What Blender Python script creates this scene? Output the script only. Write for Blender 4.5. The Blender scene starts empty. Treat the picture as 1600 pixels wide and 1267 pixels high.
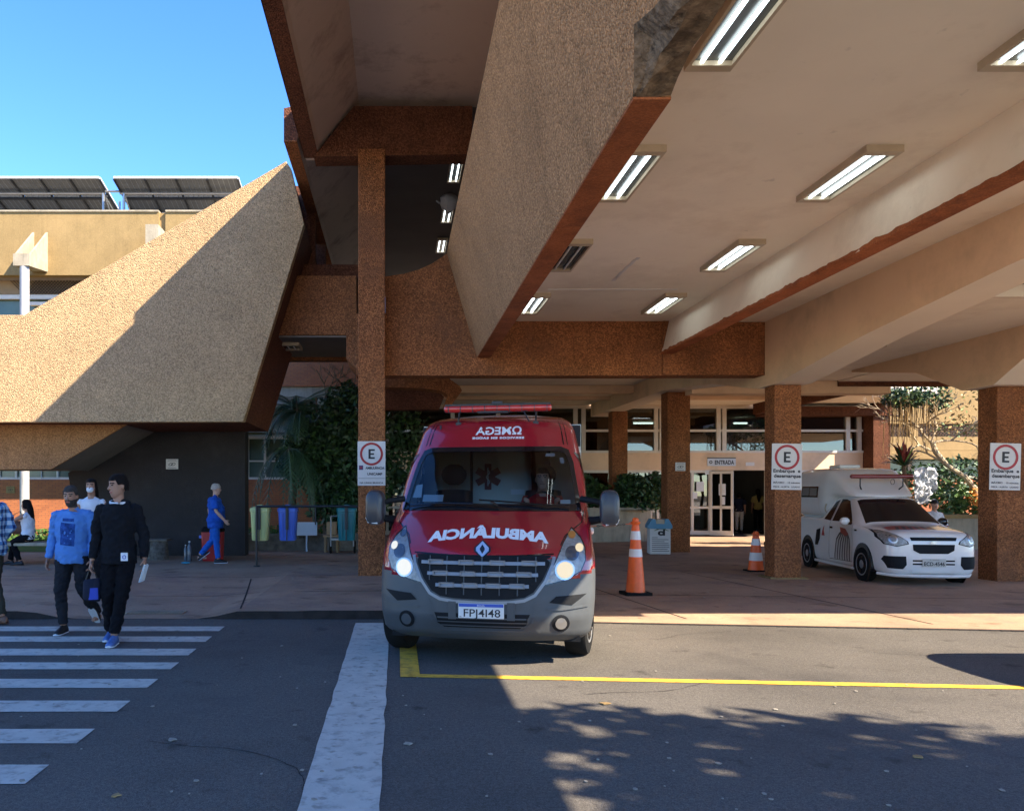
import bpy, bmesh, math, random
from mathutils import Vector, Matrix, noise
from mathutils.bvhtree import BVHTree
from mathutils.geometry import delaunay_2d_cdt
R = math.radians
random.seed(7)
scene = bpy.context.scene
col = scene.collection
F = 1270.0; CX = 620.0; CY = 767.0; EYE = 1.6
def P(px, py, Y):
    return Vector(((px-CX)/F*Y, Y, EYE-(py-CY)/F*Y))
def G(px, py, z=0.0):
    Y = (EYE-z)*F/(py-CY)
    return Vector(((px-CX)/F*Y, Y, z))
# ---------------------------------------------------------------- materials
MATS = {}
def nd(nt, t, **kw):
    n = nt.nodes.new(t)
    for k, v in kw.items():
        if hasattr(n, k): setattr(n, k, v)
        else: n.inputs[k].default_value = v
    return n
def c4(c): return (c[0], c[1], c[2], 1)
def mat(name, c=(.5,.5,.5), rough=.8, metal=0, var=.12, vs=2.0, fine=0, fs=60, bump=0, bs=None, coat=0,
        c2=None, stain=None, ss=.6, sa=.5, emit=None, es=0, world=True, spec=None, streak=0):
    """procedural principled material: large tone variation, fine grain, stains, bump"""
    m = bpy.data.materials.new(name); m.use_nodes = True
    nt = m.node_tree; b = nt.nodes['Principled BSDF']; L = nt.links.new
    b.inputs['Roughness'].default_value = rough; b.inputs['Metallic'].default_value = metal
    if coat: b.inputs['Coat Weight'].default_value = coat; b.inputs['Coat Roughness'].default_value = .04
    if spec is None and rough>=.8: spec=.15
    if spec is not None: b.inputs['Specular IOR Level'].default_value = spec
    b.inputs['Base Color'].default_value = c4(c)
    if emit:
        b.inputs['Emission Color'].default_value = c4(emit); b.inputs['Emission Strength'].default_value = es
    if world: co = nd(nt, 'ShaderNodeNewGeometry').outputs['Position']
    else: co = nd(nt, 'ShaderNodeTexCoord').outputs['Object']
    out = None
    if var:
        n = nd(nt, 'ShaderNodeTexNoise', Scale=vs, Detail=6, Roughness=.6); L(co, n.inputs['Vector'])
        r = nd(nt, 'ShaderNodeMapRange'); r.inputs[1].default_value=.3; r.inputs[2].default_value=.7
        r.inputs[3].default_value=1-var; r.inputs[4].default_value=1+var; L(n.outputs[0], r.inputs[0])
        mx = nd(nt, 'ShaderNodeVectorMath', operation='SCALE'); mx.inputs[0].default_value = c[:3]
        L(r.outputs[0], mx.inputs['Scale']); out = mx.outputs[0]
    if fine:
        n = nd(nt, 'ShaderNodeTexVoronoi', Scale=fs); L(co, n.inputs['Vector'])
        sp = nd(nt, 'ShaderNodeSeparateColor'); L(n.outputs['Color'], sp.inputs[0])
        mr = nd(nt, 'ShaderNodeMapRange'); mr.inputs[3].default_value=1-fine; mr.inputs[4].default_value=1+fine*1.3
        L(sp.outputs[0], mr.inputs[0])
        d = nd(nt, 'ShaderNodeMapRange'); d.inputs[1].default_value=.15; d.inputs[2].default_value=.62
        d.inputs[3].default_value=1; d.inputs[4].default_value=1-fine*.8; L(n.outputs['Distance'], d.inputs[0])
        mm = nd(nt, 'ShaderNodeMath', operation='MULTIPLY'); L(mr.outputs[0], mm.inputs[0]); L(d.outputs[0], mm.inputs[1])
        mx = nd(nt, 'ShaderNodeVectorMath', operation='SCALE')
        if out: L(out, mx.inputs[0])
        else: mx.inputs[0].default_value = c[:3]
        L(mm.outputs[0], mx.inputs['Scale']); out = mx.outputs[0]
    if streak:
        mp = nd(nt, 'ShaderNodeMapping'); mp.inputs['Scale'].default_value = (2.2, 2.2, .22); L(co, mp.inputs[0])
        n = nd(nt, 'ShaderNodeTexNoise', Scale=3, Detail=8, Roughness=.7); L(mp.outputs[0], n.inputs['Vector'])
        r = nd(nt, 'ShaderNodeMapRange'); r.inputs[1].default_value=.5; r.inputs[2].default_value=.75
        r.inputs[3].default_value=1; r.inputs[4].default_value=1-streak; L(n.outputs[0], r.inputs[0])
        mx = nd(nt, 'ShaderNodeVectorMath', operation='SCALE')
        if out: L(out, mx.inputs[0])
        else: mx.inputs[0].default_value = c[:3]
        L(r.outputs[0], mx.inputs['Scale']); out = mx.outputs[0]
    if stain:
        n = nd(nt, 'ShaderNodeTexNoise', Scale=ss, Detail=9, Roughness=.72); L(co, n.inputs['Vector'])
        r = nd(nt, 'ShaderNodeMapRange'); r.inputs[1].default_value=.5; r.inputs[2].default_value=.66
        r.inputs[4].default_value=sa; L(n.outputs[0], r.inputs[0])
        mx = nd(nt, 'ShaderNodeMix', data_type='RGBA'); L(r.outputs[0], mx.inputs[0])
        if out: L(out, mx.inputs[6])
        else: mx.inputs[6].default_value = c4(c)
        mx.inputs[7].default_value = c4(stain); out = mx.outputs[2]
    if out: L(out, b.inputs['Base Color'])
    if bump:
        if fine: n = nd(nt, 'ShaderNodeTexVoronoi', Scale=fs); hh = n.outputs['Distance']
        else: n = nd(nt, 'ShaderNodeTexNoise', Scale=bs or 40, Detail=6); hh = n.outputs[0]
        L(co, n.inputs['Vector'])
        bp = nd(nt, 'ShaderNodeBump', Strength=min(1,abs(bump)), Distance=.02, invert=bool(fine)); L(hh, bp.inputs['Height'])
        L(bp.outputs[0], b.inputs['Normal'])
    MATS[name] = m
    return m
def glass_mat(name, tint=(.5,.55,.55), refl=.9, base=.06):
    m = bpy.data.materials.new(name); m.use_nodes = True; nt = m.node_tree; nt.nodes.clear(); L = nt.links.new
    o = nd(nt, 'ShaderNodeOutputMaterial'); t = nd(nt, 'ShaderNodeBsdfTransparent'); t.inputs[0].default_value = c4(tint)
    g = nd(nt, 'ShaderNodeBsdfGlossy'); g.inputs['Roughness'].default_value=.015
    g.inputs[0].default_value = (refl,refl,refl,1)
    f = nd(nt, 'ShaderNodeFresnel', IOR=1.5); a = nd(nt, 'ShaderNodeMath', operation='ADD'); a.inputs[1].default_value = base
    a.use_clamp = True
    L(f.outputs[0], a.inputs[0])
    mx = nd(nt, 'ShaderNodeMixShader'); L(a.outputs[0], mx.inputs[0]); L(t.outputs[0], mx.inputs[1]); L(g.outputs[0], mx.inputs[2])
    L(mx.outputs[0], o.inputs[0]); MATS[name] = m; return m
def brick_mat(name, c1, c2, mortar, bw=.24, bh=.07, axis='XZ', bump=.6):
    m = bpy.data.materials.new(name); m.use_nodes = True; nt = m.node_tree; b = nt.nodes['Principled BSDF']; L = nt.links.new
    b.inputs['Roughness'].default_value=.85
    g = nd(nt, 'ShaderNodeNewGeometry'); s = nd(nt, 'ShaderNodeSeparateXYZ'); cb = nd(nt, 'ShaderNodeCombineXYZ')
    L(g.outputs['Position'], s.inputs[0]); L(s.outputs[0 if axis=='XZ' else 1], cb.inputs[0]); L(s.outputs[2], cb.inputs[1])
    t = nd(nt, 'ShaderNodeTexBrick', Scale=1.0); t.inputs['Color1'].default_value=c4(c1); t.inputs['Color2'].default_value=c4(c2)
    t.inputs['Mortar'].default_value=c4(mortar); t.inputs['Mortar Size'].default_value=.006; t.inputs['Brick Width'].default_value=bw
    t.inputs['Row Height'].default_value=bh; L(cb.outputs[0], t.inputs['Vector'])
    n = nd(nt, 'ShaderNodeTexNoise', Scale=1.3, Detail=6); L(g.outputs['Position'], n.inputs['Vector'])
    r = nd(nt, 'ShaderNodeMapRange'); r.inputs[3].default_value=.7; r.inputs[4].default_value=1.3; L(n.outputs[0], r.inputs[0])
    mx = nd(nt, 'ShaderNodeVectorMath', operation='SCALE'); L(t.outputs[0], mx.inputs[0]); L(r.outputs[0], mx.inputs['Scale'])
    L(mx.outputs[0], b.inputs['Base Color'])
    bp = nd(nt, 'ShaderNodeBump', Strength=bump, Distance=.01, invert=True); L(t.outputs['Fac'], bp.inputs['Height']); L(bp.outputs[0], b.inputs['Normal'])
    MATS[name] = m; return m
# ---------------------------------------------------------------- mesh builder
class MB:
    def __init__(s): s.v = []; s.f = []; s.mi = []
    def add(s, vs, fs, mi=0):
        n = len(s.v); s.v += [Vector(v) for v in vs]
        for f in fs: s.f.append([i+n for i in f]); s.mi.append(mi)
        return s
    def box(s, x0, x1, y0, y1, z0, z1, mi=0, M=None):
        vs = [Vector((x,y,z)) for z in (z0,z1) for y in (y0,y1) for x in (x0,x1)]
        if M: vs = [M@v for v in vs]
        return s.add(vs, [(0,2,3,1),(4,5,7,6),(0,1,5,4),(2,6,7,3),(0,4,6,2),(1,3,7,5)], mi)
    def prism(s, poly, d, mi=0):
        """poly = 3-D loop; d = extrusion vector"""
        n = len(poly); d = Vector(d); vs = [Vector(p) for p in poly]+[Vector(p)+d for p in poly]
        fs = [tuple(range(n)), tuple(range(2*n-1, n-1, -1))]+[(i, i+n, (i+1)%n+n, (i+1)%n) for i in range(n)]
        return s.add(vs, fs, mi)
    def loft(s, rings, mi=0, cap=True, closed=True):
        n = len(rings[0]); vs = [p for r in rings for p in r]; fs = []
        for k in range(len(rings)-1):
            for i in range(n if closed else n-1):
                j = (i+1)%n; fs.append((k*n+i, k*n+j, (k+1)*n+j, (k+1)*n+i))
        if cap: fs += [tuple(range(n-1,-1,-1)), tuple(range((len(rings)-1)*n, len(rings)*n))]
        return s.add(vs, fs, mi)
    def tube(s, pts, rad, seg=10, mi=0, side=None):
        """rad: number, list of numbers or list of (rx, ry)"""
        pts = [Vector(p) for p in pts]; n = len(pts)
        rad = rad if isinstance(rad, (list,tuple)) and len(rad)==n and n!=0 else [rad]*n
        rings = []
        ref = Vector(side or (1,0,0))
        for i, p in enumerate(pts):
            a = pts[max(0,i-1)]; b = pts[min(n-1,i+1)]; t = (b-a).normalized() if (b-a).length > 1e-9 else Vector((0,0,1))
            rr = ref
            if abs(t.dot(rr)) > .95: rr = Vector((0,1,0)) if abs(t.y) < .9 else Vector((0,0,1))
            u = (rr-t*rr.dot(t)).normalized(); w = t.cross(u)
            r = rad[i]; rx, ry = r if isinstance(r, (tuple,list)) else (r, r)
            rings.append([p+u*rx*math.cos(2*math.pi*k/seg)+w*ry*math.sin(2*math.pi*k/seg) for k in range(seg)])
        return s.loft(rings, mi)
    def lathe(s, prof, seg=20, o=(0,0,0), ax='z', mi=0):
        rings = []
        for r, h in prof:
            ring = []
            for k in range(seg):
                a = 2*math.pi*k/seg; x, y = r*math.cos(a), r*math.sin(a)
                ring.append(Vector(o)+{'z':Vector((x,y,h)), 'x':Vector((h,x,y)), 'y':Vector((x,h,-y))}[ax])
            rings.append(ring)
        return s.loft(rings, mi)
    def ball(s, c, r, seg=12, mi=0, M=None):
        r = r if isinstance(r, (tuple,list)) else (r,r,r); rings = []; K = max(5, seg//2+1)
        for i in range(1, K):
            th = math.pi*i/K; ring = []
            for k in range(seg):
                a = 2*math.pi*k/seg; p = Vector((r[0]*math.sin(th)*math.cos(a), r[1]*math.sin(th)*math.sin(a), -r[2]*math.cos(th)))
                ring.append(Vector(c)+(M@p if M else p))
            rings.append(ring)
        return s.loft(rings, mi)
    def xf(s, M): s.v = [M@v for v in s.v]; return s
    def mesh(s, name):
        m = bpy.data.meshes.new(name); m.from_pydata([tuple(v) for v in s.v], [], s.f)
        for p, i in zip(m.polygons, s.mi): p.material_index = i
        m.validate(); bm = bmesh.new(); bm.from_mesh(m); bmesh.ops.recalc_face_normals(bm, faces=bm.faces); bm.to_mesh(m); bm.free()
        return m
    def build(s, name, mt, parent=None, smooth=False, bevel=0, world=True, label=None):
        return obj(name, s.mesh(name), mt, parent, smooth, bevel, world, label)
PM = {}
def obj(name, me, mt, parent=None, smooth=False, bevel=0, world=True, label=None):
    o = bpy.data.objects.new(name, me); col.objects.link(o)
    for m in (mt if isinstance(mt, (list,tuple)) else [mt]): me.materials.append(MATS[m] if isinstance(m, str) else m)
    if parent:
        o.parent = parent
        if world: o.matrix_parent_inverse = PM[parent.name].inverted(); PM[o.name] = Matrix.Identity(4)
        else: PM[o.name] = PM[parent.name].copy()
    else: PM[o.name] = Matrix.Identity(4)
    if smooth:
        for p in me.polygons: p.use_smooth = True
        if smooth != 2 and hasattr(me, 'set_sharp_from_angle'): me.set_sharp_from_angle(angle=R(40))
    if bevel:
        b = o.modifiers.new('b', 'BEVEL'); b.width = bevel; b.segments = 2; b.limit_method = 'ANGLE'; b.angle_limit = R(40)
    if label: o['label'] = label
    return o
def tag(o, label, cat, group=None, kind=None):
    o['label'] = label; o['category'] = cat
    if group: o['group'] = group
    if kind: o['kind'] = kind
    return o
def struct(o): o['kind'] = 'structure'; return o
def thing(name, label, cat, loc=(0,0,0), rz=0, group=None):
    o = bpy.data.objects.new(name, None); col.objects.link(o); o.location = loc; o.rotation_euler = (0,0,rz)
    o.empty_display_size = .1
    PM[o.name] = Matrix.Translation(Vector(loc)) @ Matrix.Rotation(rz, 4, 'Z')
    return tag(o, label, cat, group)
def dup(root, loc, rz, label, group=None):
    """a copy of a thing with its parts and sub-parts; parts must have been built in local space"""
    r = root.copy(); col.objects.link(r); r.location = loc; r.rotation_euler = (0,0,rz); r['label'] = label
    if group: r['group'] = group
    PM[r.name] = Matrix.Translation(Vector(loc)) @ Matrix.Rotation(rz, 4, 'Z')
    def kids(a, b):
        for ch in list(a.children):
            c = ch.copy(); col.objects.link(c); c.parent = b; kids(ch, c)
    kids(root, r); return r
def evald(o, rm=True):
    dg = bpy.context.evaluated_depsgraph_get(); me = bpy.data.meshes.new_from_object(o.evaluated_get(dg), depsgraph=dg)
    if rm: bpy.data.objects.remove(o)
    return me
def text_geo(s, size=1, bold=0, res=3, space=1.0):
    cu = bpy.data.curves.new('t', 'FONT'); cu.body = s; cu.size = size; cu.align_x = 'CENTER'; cu.offset = bold; cu.resolution_u = res
    cu.space_character = space
    o = bpy.data.objects.new('t', cu); col.objects.link(o); me = evald(o)
    v = [x.co.copy() for x in me.vertices]; f = [tuple(p.vertices) for p in me.polygons]
    bpy.data.meshes.remove(me); return v, f
def txt(mb, s, o, size, ux=(1,0,0), uz=(0,0,1), bold=0, mi=0, wid=None, mirror=False, space=1.0):
    """flat lettering into mb, centred on o; ux = reading direction, uz = up"""
    v, f = text_geo(s, size, bold, space=space); ux, uz, o = Vector(ux), Vector(uz), Vector(o)
    w = max(p.x for p in v)-min(p.x for p in v); sx = (wid/w if wid else 1)*(-1 if mirror else 1)
    mid = (max(p.x for p in v)+min(p.x for p in v))/2
    mb.add([o+ux*(p.x-mid)*sx+uz*p.y for p in v], f, mi); return mb
# ---- patches laid on a surface by projection
def tree_of(me):
    return BVHTree.FromPolygons([v.co for v in me.vertices], [tuple(p.vertices) for p in me.polygons])
def proj(bvh, p, ax, off):
    """p=(a,b): ax '-y' -> (x,z) seen from the front; '+x'/'-x' -> (y,z) seen from that side"""
    if ax == '-y': o, d = Vector((p[0], -5, p[1])), Vector((0,1,0))
    elif ax == '+x': o, d = Vector((5, p[0], p[1])), Vector((-1,0,0))
    elif ax == '-x': o, d = Vector((-5, p[0], p[1])), Vector((1,0,0))
    elif ax == '+z': o, d = Vector((p[0], p[1], 8)), Vector((0,0,-1))
    h, n, i, ds = bvh.ray_cast(o, d)
    if h is None:
        h, n, i, ds = bvh.find_nearest(o+d*5)
        n = -d
    if n.dot(d) > 0: n = -n
    return h + n*off
def patch(bvh, poly, ax='-y', off=.004, step=.05, mb=None, mi=0):
    pts = [Vector(p) for p in poly]; n = len(pts); bd = []
    for i in range(n):
        a, b = pts[i], pts[(i+1)%n]; k = max(1, int((b-a).length/step))
        bd += [a.lerp(b, j/k) for j in range(k)]
    m = len(bd); V = [Vector((p[0],p[1])) for p in bd]
    x0, x1 = min(p.x for p in V), max(p.x for p in V); y0, y1 = min(p.y for p in V), max(p.y for p in V)
    y = y0+step*.5
    while y < y1:
        x = x0+step*.5
        while x < x1: V.append(Vector((x+.003*math.sin(y*90), y))); x += step
        y += step
    r = delaunay_2d_cdt(V, [(i,(i+1)%m) for i in range(m)], [], 1, 1e-6)
    mb = mb or MB()
    mb.add([proj(bvh, (p.x,p.y), ax, off) for p in r[0]], [tuple(f) for f in r[2]], mi)
    return mb
def mir(poly): return [(-p[0], p[1]) for p in reversed(poly)]
# ---------------------------------------------------------------- material set
mat('asphalt', (.146,.132,.115), .92, var=.16, vs=.9, fine=.30, fs=190, bump=.45, stain=(.070,.064,.058), ss=.45, sa=.8, spec=.2)
mat('plaza', (.36,.238,.155), .88, var=.22, vs=.7, fine=.12, fs=120, bump=.25, stain=(.22,.15,.12), ss=.9, sa=.75, spec=.25)
mat('pale_bounce', (.50,.43,.34), .9, var=.15, vs=1, bump=.2, bs=30)
mat('kerb', (.035,.03,.028), .9, var=.3, vs=5, bump=.4, bs=30)
mat('earth', (.12,.09,.06), .95, var=.25, vs=.8)
mat('road_white', (.50,.48,.41), .8, var=.10, vs=5, stain=(.22,.21,.19), ss=7, sa=.6, bump=.2, bs=120)
mat('road_yellow', (.72,.40,.035), .75, var=.1, vs=5, stain=(.22,.15,.06), ss=6, sa=.5, bump=.2, bs=120)
mat('pebble_light', (.50,.34,.185), .9, var=.07, vs=1.2, fine=.30, fs=50, bump=.8, streak=.12)
mat('pebble_tan', (.44,.235,.11), .9, var=.10, vs=1.2, fine=.28, fs=52, bump=.8, streak=.2)
mat('pebble_brown', (.35,.14,.058), .9, var=.16, vs=1.5, fine=.42, fs=48, bump=.8, stain=(.19,.085,.045), ss=.9, sa=.6, streak=.2)
mat('pebble_dark_shade', (.13,.052,.028), .9, var=.2, vs=1.5, fine=.35, fs=42, bump=.6, streak=.2)  # darker pebbledash; its tone stands in for shade on the high cross beam
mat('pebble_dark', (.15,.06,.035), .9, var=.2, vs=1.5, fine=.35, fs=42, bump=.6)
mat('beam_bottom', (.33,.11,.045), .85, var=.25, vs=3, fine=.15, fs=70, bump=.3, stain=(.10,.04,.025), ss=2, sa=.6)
mat('spall', (.16,.115,.075), .95, var=.5, vs=9, bump=.9, bs=22, stain=(.045,.035,.028), ss=6, sa=.9)
mat('spall_edge', (.17,.125,.085), .95, var=.5, vs=16, bump=1, bs=30, stain=(.03,.025,.02), ss=11, sa=.95)
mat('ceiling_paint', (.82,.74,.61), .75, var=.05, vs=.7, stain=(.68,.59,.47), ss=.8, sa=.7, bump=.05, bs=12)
mat('ceiling_shaded', (.17,.15,.135), .85, var=.08, vs=.9)  # darkened ceiling colour; paints in the missing light of the rear lightwell
mat('ceiling_pink', (.55,.45,.38), .8, var=.06, vs=.9, stain=(.20,.14,.11), ss=.9, sa=.6)
mat('beam_paint', (.68,.49,.32), .75, var=.07, vs=.9, stain=(.42,.30,.20), ss=.7, sa=.4)
mat('beam_grey', (.70,.61,.50), .75, var=.05, vs=.9)
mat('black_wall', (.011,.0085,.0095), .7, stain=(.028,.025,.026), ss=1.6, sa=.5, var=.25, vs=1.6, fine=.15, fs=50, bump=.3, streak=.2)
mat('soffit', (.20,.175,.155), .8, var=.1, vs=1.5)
mat('facade_yellow', (.28,.195,.088), .9, var=.10, vs=1.5, fine=.10, fs=60, bump=.2, streak=.2, stain=(.35,.24,.11), ss=.6, sa=.5)
mat('facade_shade', (.36,.26,.14), .9, var=.10, vs=1.5)
mat('concrete', (.32,.28,.21), .9, var=.18, vs=3, bump=.3, bs=20, streak=.4)
mat('concrete_dark', (.17,.15,.12), .9, var=.25, vs=4, bump=.4, bs=20, stain=(.06,.055,.05), ss=3, sa=.7)
mat('white_frame', (.60,.57,.50), .5, var=.06, vs=4)
mat('white_post', (.36,.36,.36), .6, var=.12, vs=3, streak=.4)
brick_mat('brick', (.40,.13,.045), (.32,.10,.038), (.13,.07,.045))
mat('lattice', (.10,.07,.05), .9, var=.1)
mat('lattice_back', (.32,.22,.13), .9, var=.1)
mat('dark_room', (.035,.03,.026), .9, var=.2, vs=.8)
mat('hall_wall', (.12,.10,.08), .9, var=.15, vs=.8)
mat('hall_ceiling', (.30,.26,.20), .8, var=.08, vs=.7)
glass_mat('glass_window', (.42,.46,.42), .8, .07)
glass_mat('glass_dark', (.10,.12,.12), .8, .05)
glass_mat('windscreen', (.74,.80,.79), .85, .0)
mat('green_glass', (.10,.15,.12), .15, var=.2, vs=1)
mat('black_metal', (.014,.014,.016), .45, var=.1)
mat('grey_metal', (.25,.26,.27), .4, metal=.6, var=.1)
mat('steel', (.36,.38,.41), .35, metal=.8, var=.1)
mat('solar_back', (.10,.11,.125), .5, var=.12, vs=3, fine=0)
mat('solar_rim', (.75,.78,.82), .3, metal=.3, var=0)
mat('fixture_paint', (.46,.38,.27), .5, var=.12, vs=4)
mat('fixture_inside', (.07,.075,.075), .25, metal=.3, var=.1)
mat('tube_lit', (.9,.95,.95), .4, var=0, emit=(.86,.97,1.0), es=1.8)
mat('tube_off', (.62,.64,.62), .3, var=0)
mat('paint_red', (.30,.008,.018), .25, var=.03, world=False, coat=1)
mat('paint_red_side', (.55,.01,.02), .3, var=.03, world=False, coat=.7)
mat('paint_white', (.74,.73,.70), .25, var=.03, world=False, coat=.8)
mat('plastic_grey', (.058,.064,.069), .45, spec=.35, var=.08, vs=6, world=False)
mat('plastic_dark', (.010,.011,.013), .6, spec=.12, var=.1, vs=6, world=False)
mat('grille_bar', (.19,.20,.22), .35, metal=.3, var=0)
mat('black_gloss', (.008,.008,.01), .12, var=0)
mat('rubber', (.010,.010,.010), .85, var=.2, vs=14, world=False)
mat('rim', (.34,.35,.36), .35, metal=.6, var=.15, vs=10, world=False)
mat('chrome', (.55,.56,.57), .3, metal=1, var=0)
mat('lens', (.27,.27,.26), .35, metal=.35, var=.35, vs=22, world=False, bump=.4, bs=28)
mat('lamp_glow', (.30,.29,.26), .3, var=0, emit=(1,.93,.74), es=.2)
mat('lamp_glow_warm', (.30,.25,.18), .3, var=0, emit=(1,.80,.45), es=.2)
mat('amber', (.45,.16,.03), .3, var=0)
mat('lens_clear_dark', (.10,.11,.13), .15, metal=.5, var=.2)
mat('lightbar_red', (.50,.025,.02), .2, var=.15, vs=30, world=False, coat=1)
mat('lightbar_dim', (.20,.02,.02), .25, var=.1, world=False, coat=.6)
mat('letters_white', (.72,.74,.76), .5, var=0)
mat('plate_white', (.62,.62,.60), .5, var=.05, vs=30)
mat('plate_grey', (.48,.46,.40), .5, var=.05)
mat('plate_blue', (.02,.07,.38), .4, var=0)
mat('ink', (.012,.012,.016), .6, var=0)
mat('ink_red', (.36,.008,.012), .5, var=.05)
mat('ink_purple', (.09,.02,.10), .5, var=0)
mat('sign_white', (.62,.60,.57), .55, var=.04, vs=8)
mat('sign_blue', (.50,.56,.62), .55, var=.03)
mat('interior_beige', (.60,.63,.56), .8, var=.06)
mat('interior_dark', (.03,.03,.032), .8, var=.1)
mat('seat_black', (.02,.02,.022), .75, var=.1)
mat('star_red', (.12,.008,.015), .6, var=0)
mat('paper', (.62,.66,.68), .7, var=.04)
mat('orange', (.85,.13,.018), .45, var=.08, vs=9, world=False, stain=(.45,.08,.02), ss=5, sa=.35)
mat('cone_white', (.70,.69,.66), .35, var=.06, world=False)
mat('bin_yellow', (.52,.54,.22), .45, var=.06, world=False, vs=5)
mat('bin_blue', (.055,.13,.52), .4, var=.06, world=False, vs=5)
mat('bin_teal', (.01,.16,.18), .4, var=.06, world=False, vs=5)
mat('bin_red', (.36,.010,.014), .4, var=.08, world=False, vs=5)
mat('lid_blue', (.10,.28,.42), .5, var=.08, world=False)
mat('grass', (.055,.11,.022), .9, var=.3, vs=6)
mat('leaf_dark', (.026,.062,.022), .55, var=.35, vs=3)
mat('leaf', (.045,.105,.022), .5, var=.35, vs=2.5)
mat('leaf_light', (.13,.20,.05), .5, var=.3, vs=2.5)
mat('frond', (.045,.105,.055), .5, var=.35, vs=3)
mat('dry_leaf', (.30,.20,.09), .8, var=.3, vs=5)
mat('leaf_red', (.24,.04,.03), .5, var=.3, vs=8)
mat('flower_orange', (.72,.26,.04), .6, var=.3, vs=9)
mat('bark', (.17,.12,.08), .95, var=.3, vs=5, bump=.7, bs=25)
mat('bark_pale', (.42,.34,.24), .9, var=.25, vs=7, bump=.5, bs=25)
mat('skin_tan', (.36,.19,.12), .6, var=.06, world=False)
mat('skin_brown', (.30,.16,.105), .6, var=.06, world=False)
mat('skin_pale', (.50,.30,.22), .6, var=.06, world=False)
mat('lips', (.25,.08,.06), .5, var=0)
mat('eye_dark', (.02,.014,.012), .25, var=0)
mat('eye_white', (.45,.42,.40), .3, var=0)
mat('hair_black', (.008,.006,.006), .9, var=.3, vs=40, world=False, bump=.5, bs=120)
mat('hair_grey', (.045,.040,.036), .9, var=.4, vs=40, world=False, bump=.5, bs=120)
mat('hair_silver', (.34,.31,.28), .7, var=.2, vs=40, world=False)
mat('sweater_black', (.007,.008,.011), .95, var=.15, vs=8, world=False, bump=.25, bs=160)
mat('shirt_blue', (.08,.21,.50), .9, var=.07, vs=8, world=False, bump=.2, bs=160)
mat('print_navy', (.02,.06,.22), .9, var=.5, vs=22, world=False)
mat('scrubs_blue', (.015,.085,.40), .85, var=.08, vs=8, world=False)
mat('trouser_blue', (.015,.10,.42), .85, var=.08, vs=8, world=False)
mat('trouser_black', (.004,.004,.006), .9, var=.2, vs=8, world=False)
mat('jeans_grey', (.014,.015,.019), .9, var=.25, vs=8, world=False)
mat('trouser_olive', (.035,.034,.026), .9, var=.2, vs=8, world=False)
mat('trouser_white', (.40,.37,.33), .9, var=.1, vs=8, world=False)
mat('cloth_white', (.60,.62,.66), .85, var=.06, vs=8, world=False)
mat('cloth_yellow', (.45,.36,.14), .85, var=.06, vs=8, world=False)
mat('cloth_navy', (.012,.015,.03), .85, var=.2, vs=8, world=False)
mat('cloth_red', (.42,.02,.03), .85, var=.1, vs=8, world=False)
mat('leather_brown', (.11,.05,.03), .6, var=.2, world=False)
mat('shoe_brown', (.13,.06,.035), .6, var=.2, world=False)
mat('shoe_black', (.006,.006,.007), .6, var=.1, world=False)
mat('shoe_blue', (.06,.13,.33), .6, var=.2, vs=20, world=False)
mat('shoe_sole', (.55,.58,.62), .6, var=.05)
mat('mask_white', (.62,.64,.66), .8, var=.03)
mat('bag_blue', (.015,.04,.32), .7, var=.1, world=False)
mat('stone', (.10,.09,.075), .95, var=.5, vs=12, bump=.9, bs=14, world=False, stain=(.20,.19,.16), ss=7, sa=.7)
mat('mirror_shell', (.035,.037,.042), .35, var=.1, world=False)
mat('plastic_clear', (.10,.12,.14), .2, var=.1)
mat('cyan_plastic', (.03,.28,.42), .4, var=.1)
mat('litter', (.30,.27,.22), .8, var=.2, vs=30)
mat('stripe_red', (.30,.03,.02), .4, var=0, coat=.5)
mat('stripe_black', (.02,.015,.015), .4, var=0, coat=.5)
mat('corrugated', (.50,.47,.42), .6, var=.15, vs=1.5)
mat('car_paint', (.05,.055,.07), .25, metal=.4, var=0, coat=1, world=False)
mat('box_cardboard', (.34,.22,.12), .9, var=.1)
def plaid():
    m = mat('plaid', (.3,.42,.6), .9, var=0); nt = m.node_tree; b = nt.nodes['Principled BSDF']; L = nt.links.new
    t = nd(nt,'ShaderNodeTexCoord'); s = nd(nt,'ShaderNodeSeparateXYZ'); L(t.outputs['Object'], s.inputs[0]); o=[]
    for i, sc in ((0,74),(2,66)):
        mu = nd(nt,'ShaderNodeMath',operation='MULTIPLY'); mu.inputs[1].default_value=sc; L(s.outputs[i],mu.inputs[0])
        si = nd(nt,'ShaderNodeMath',operation='SINE'); L(mu.outputs[0],si.inputs[0])
        gt = nd(nt,'ShaderNodeMath',operation='GREATER_THAN'); gt.inputs[1].default_value=.1; L(si.outputs[0],gt.inputs[0]); o.append(gt)
    ad = nd(nt,'ShaderNodeMath',operation='ADD'); L(o[0].outputs[0],ad.inputs[0]); L(o[1].outputs[0],ad.inputs[1])
    dv = nd(nt,'ShaderNodeMath',operation='MULTIPLY'); dv.inputs[1].default_value=.5; L(ad.outputs[0],dv.inputs[0])
    cr = nd(nt,'ShaderNodeValToRGB'); e=cr.color_ramp.elements; e[0].color=(.42,.55,.68,1); e[1].color=(.02,.04,.14,1)
    x=cr.color_ramp.elements.new(.5); x.color=(.10,.22,.42,1); L(dv.outputs[0],cr.inputs[0]); L(cr.outputs[0],b.inputs['Base Color'])
plaid()
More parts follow.
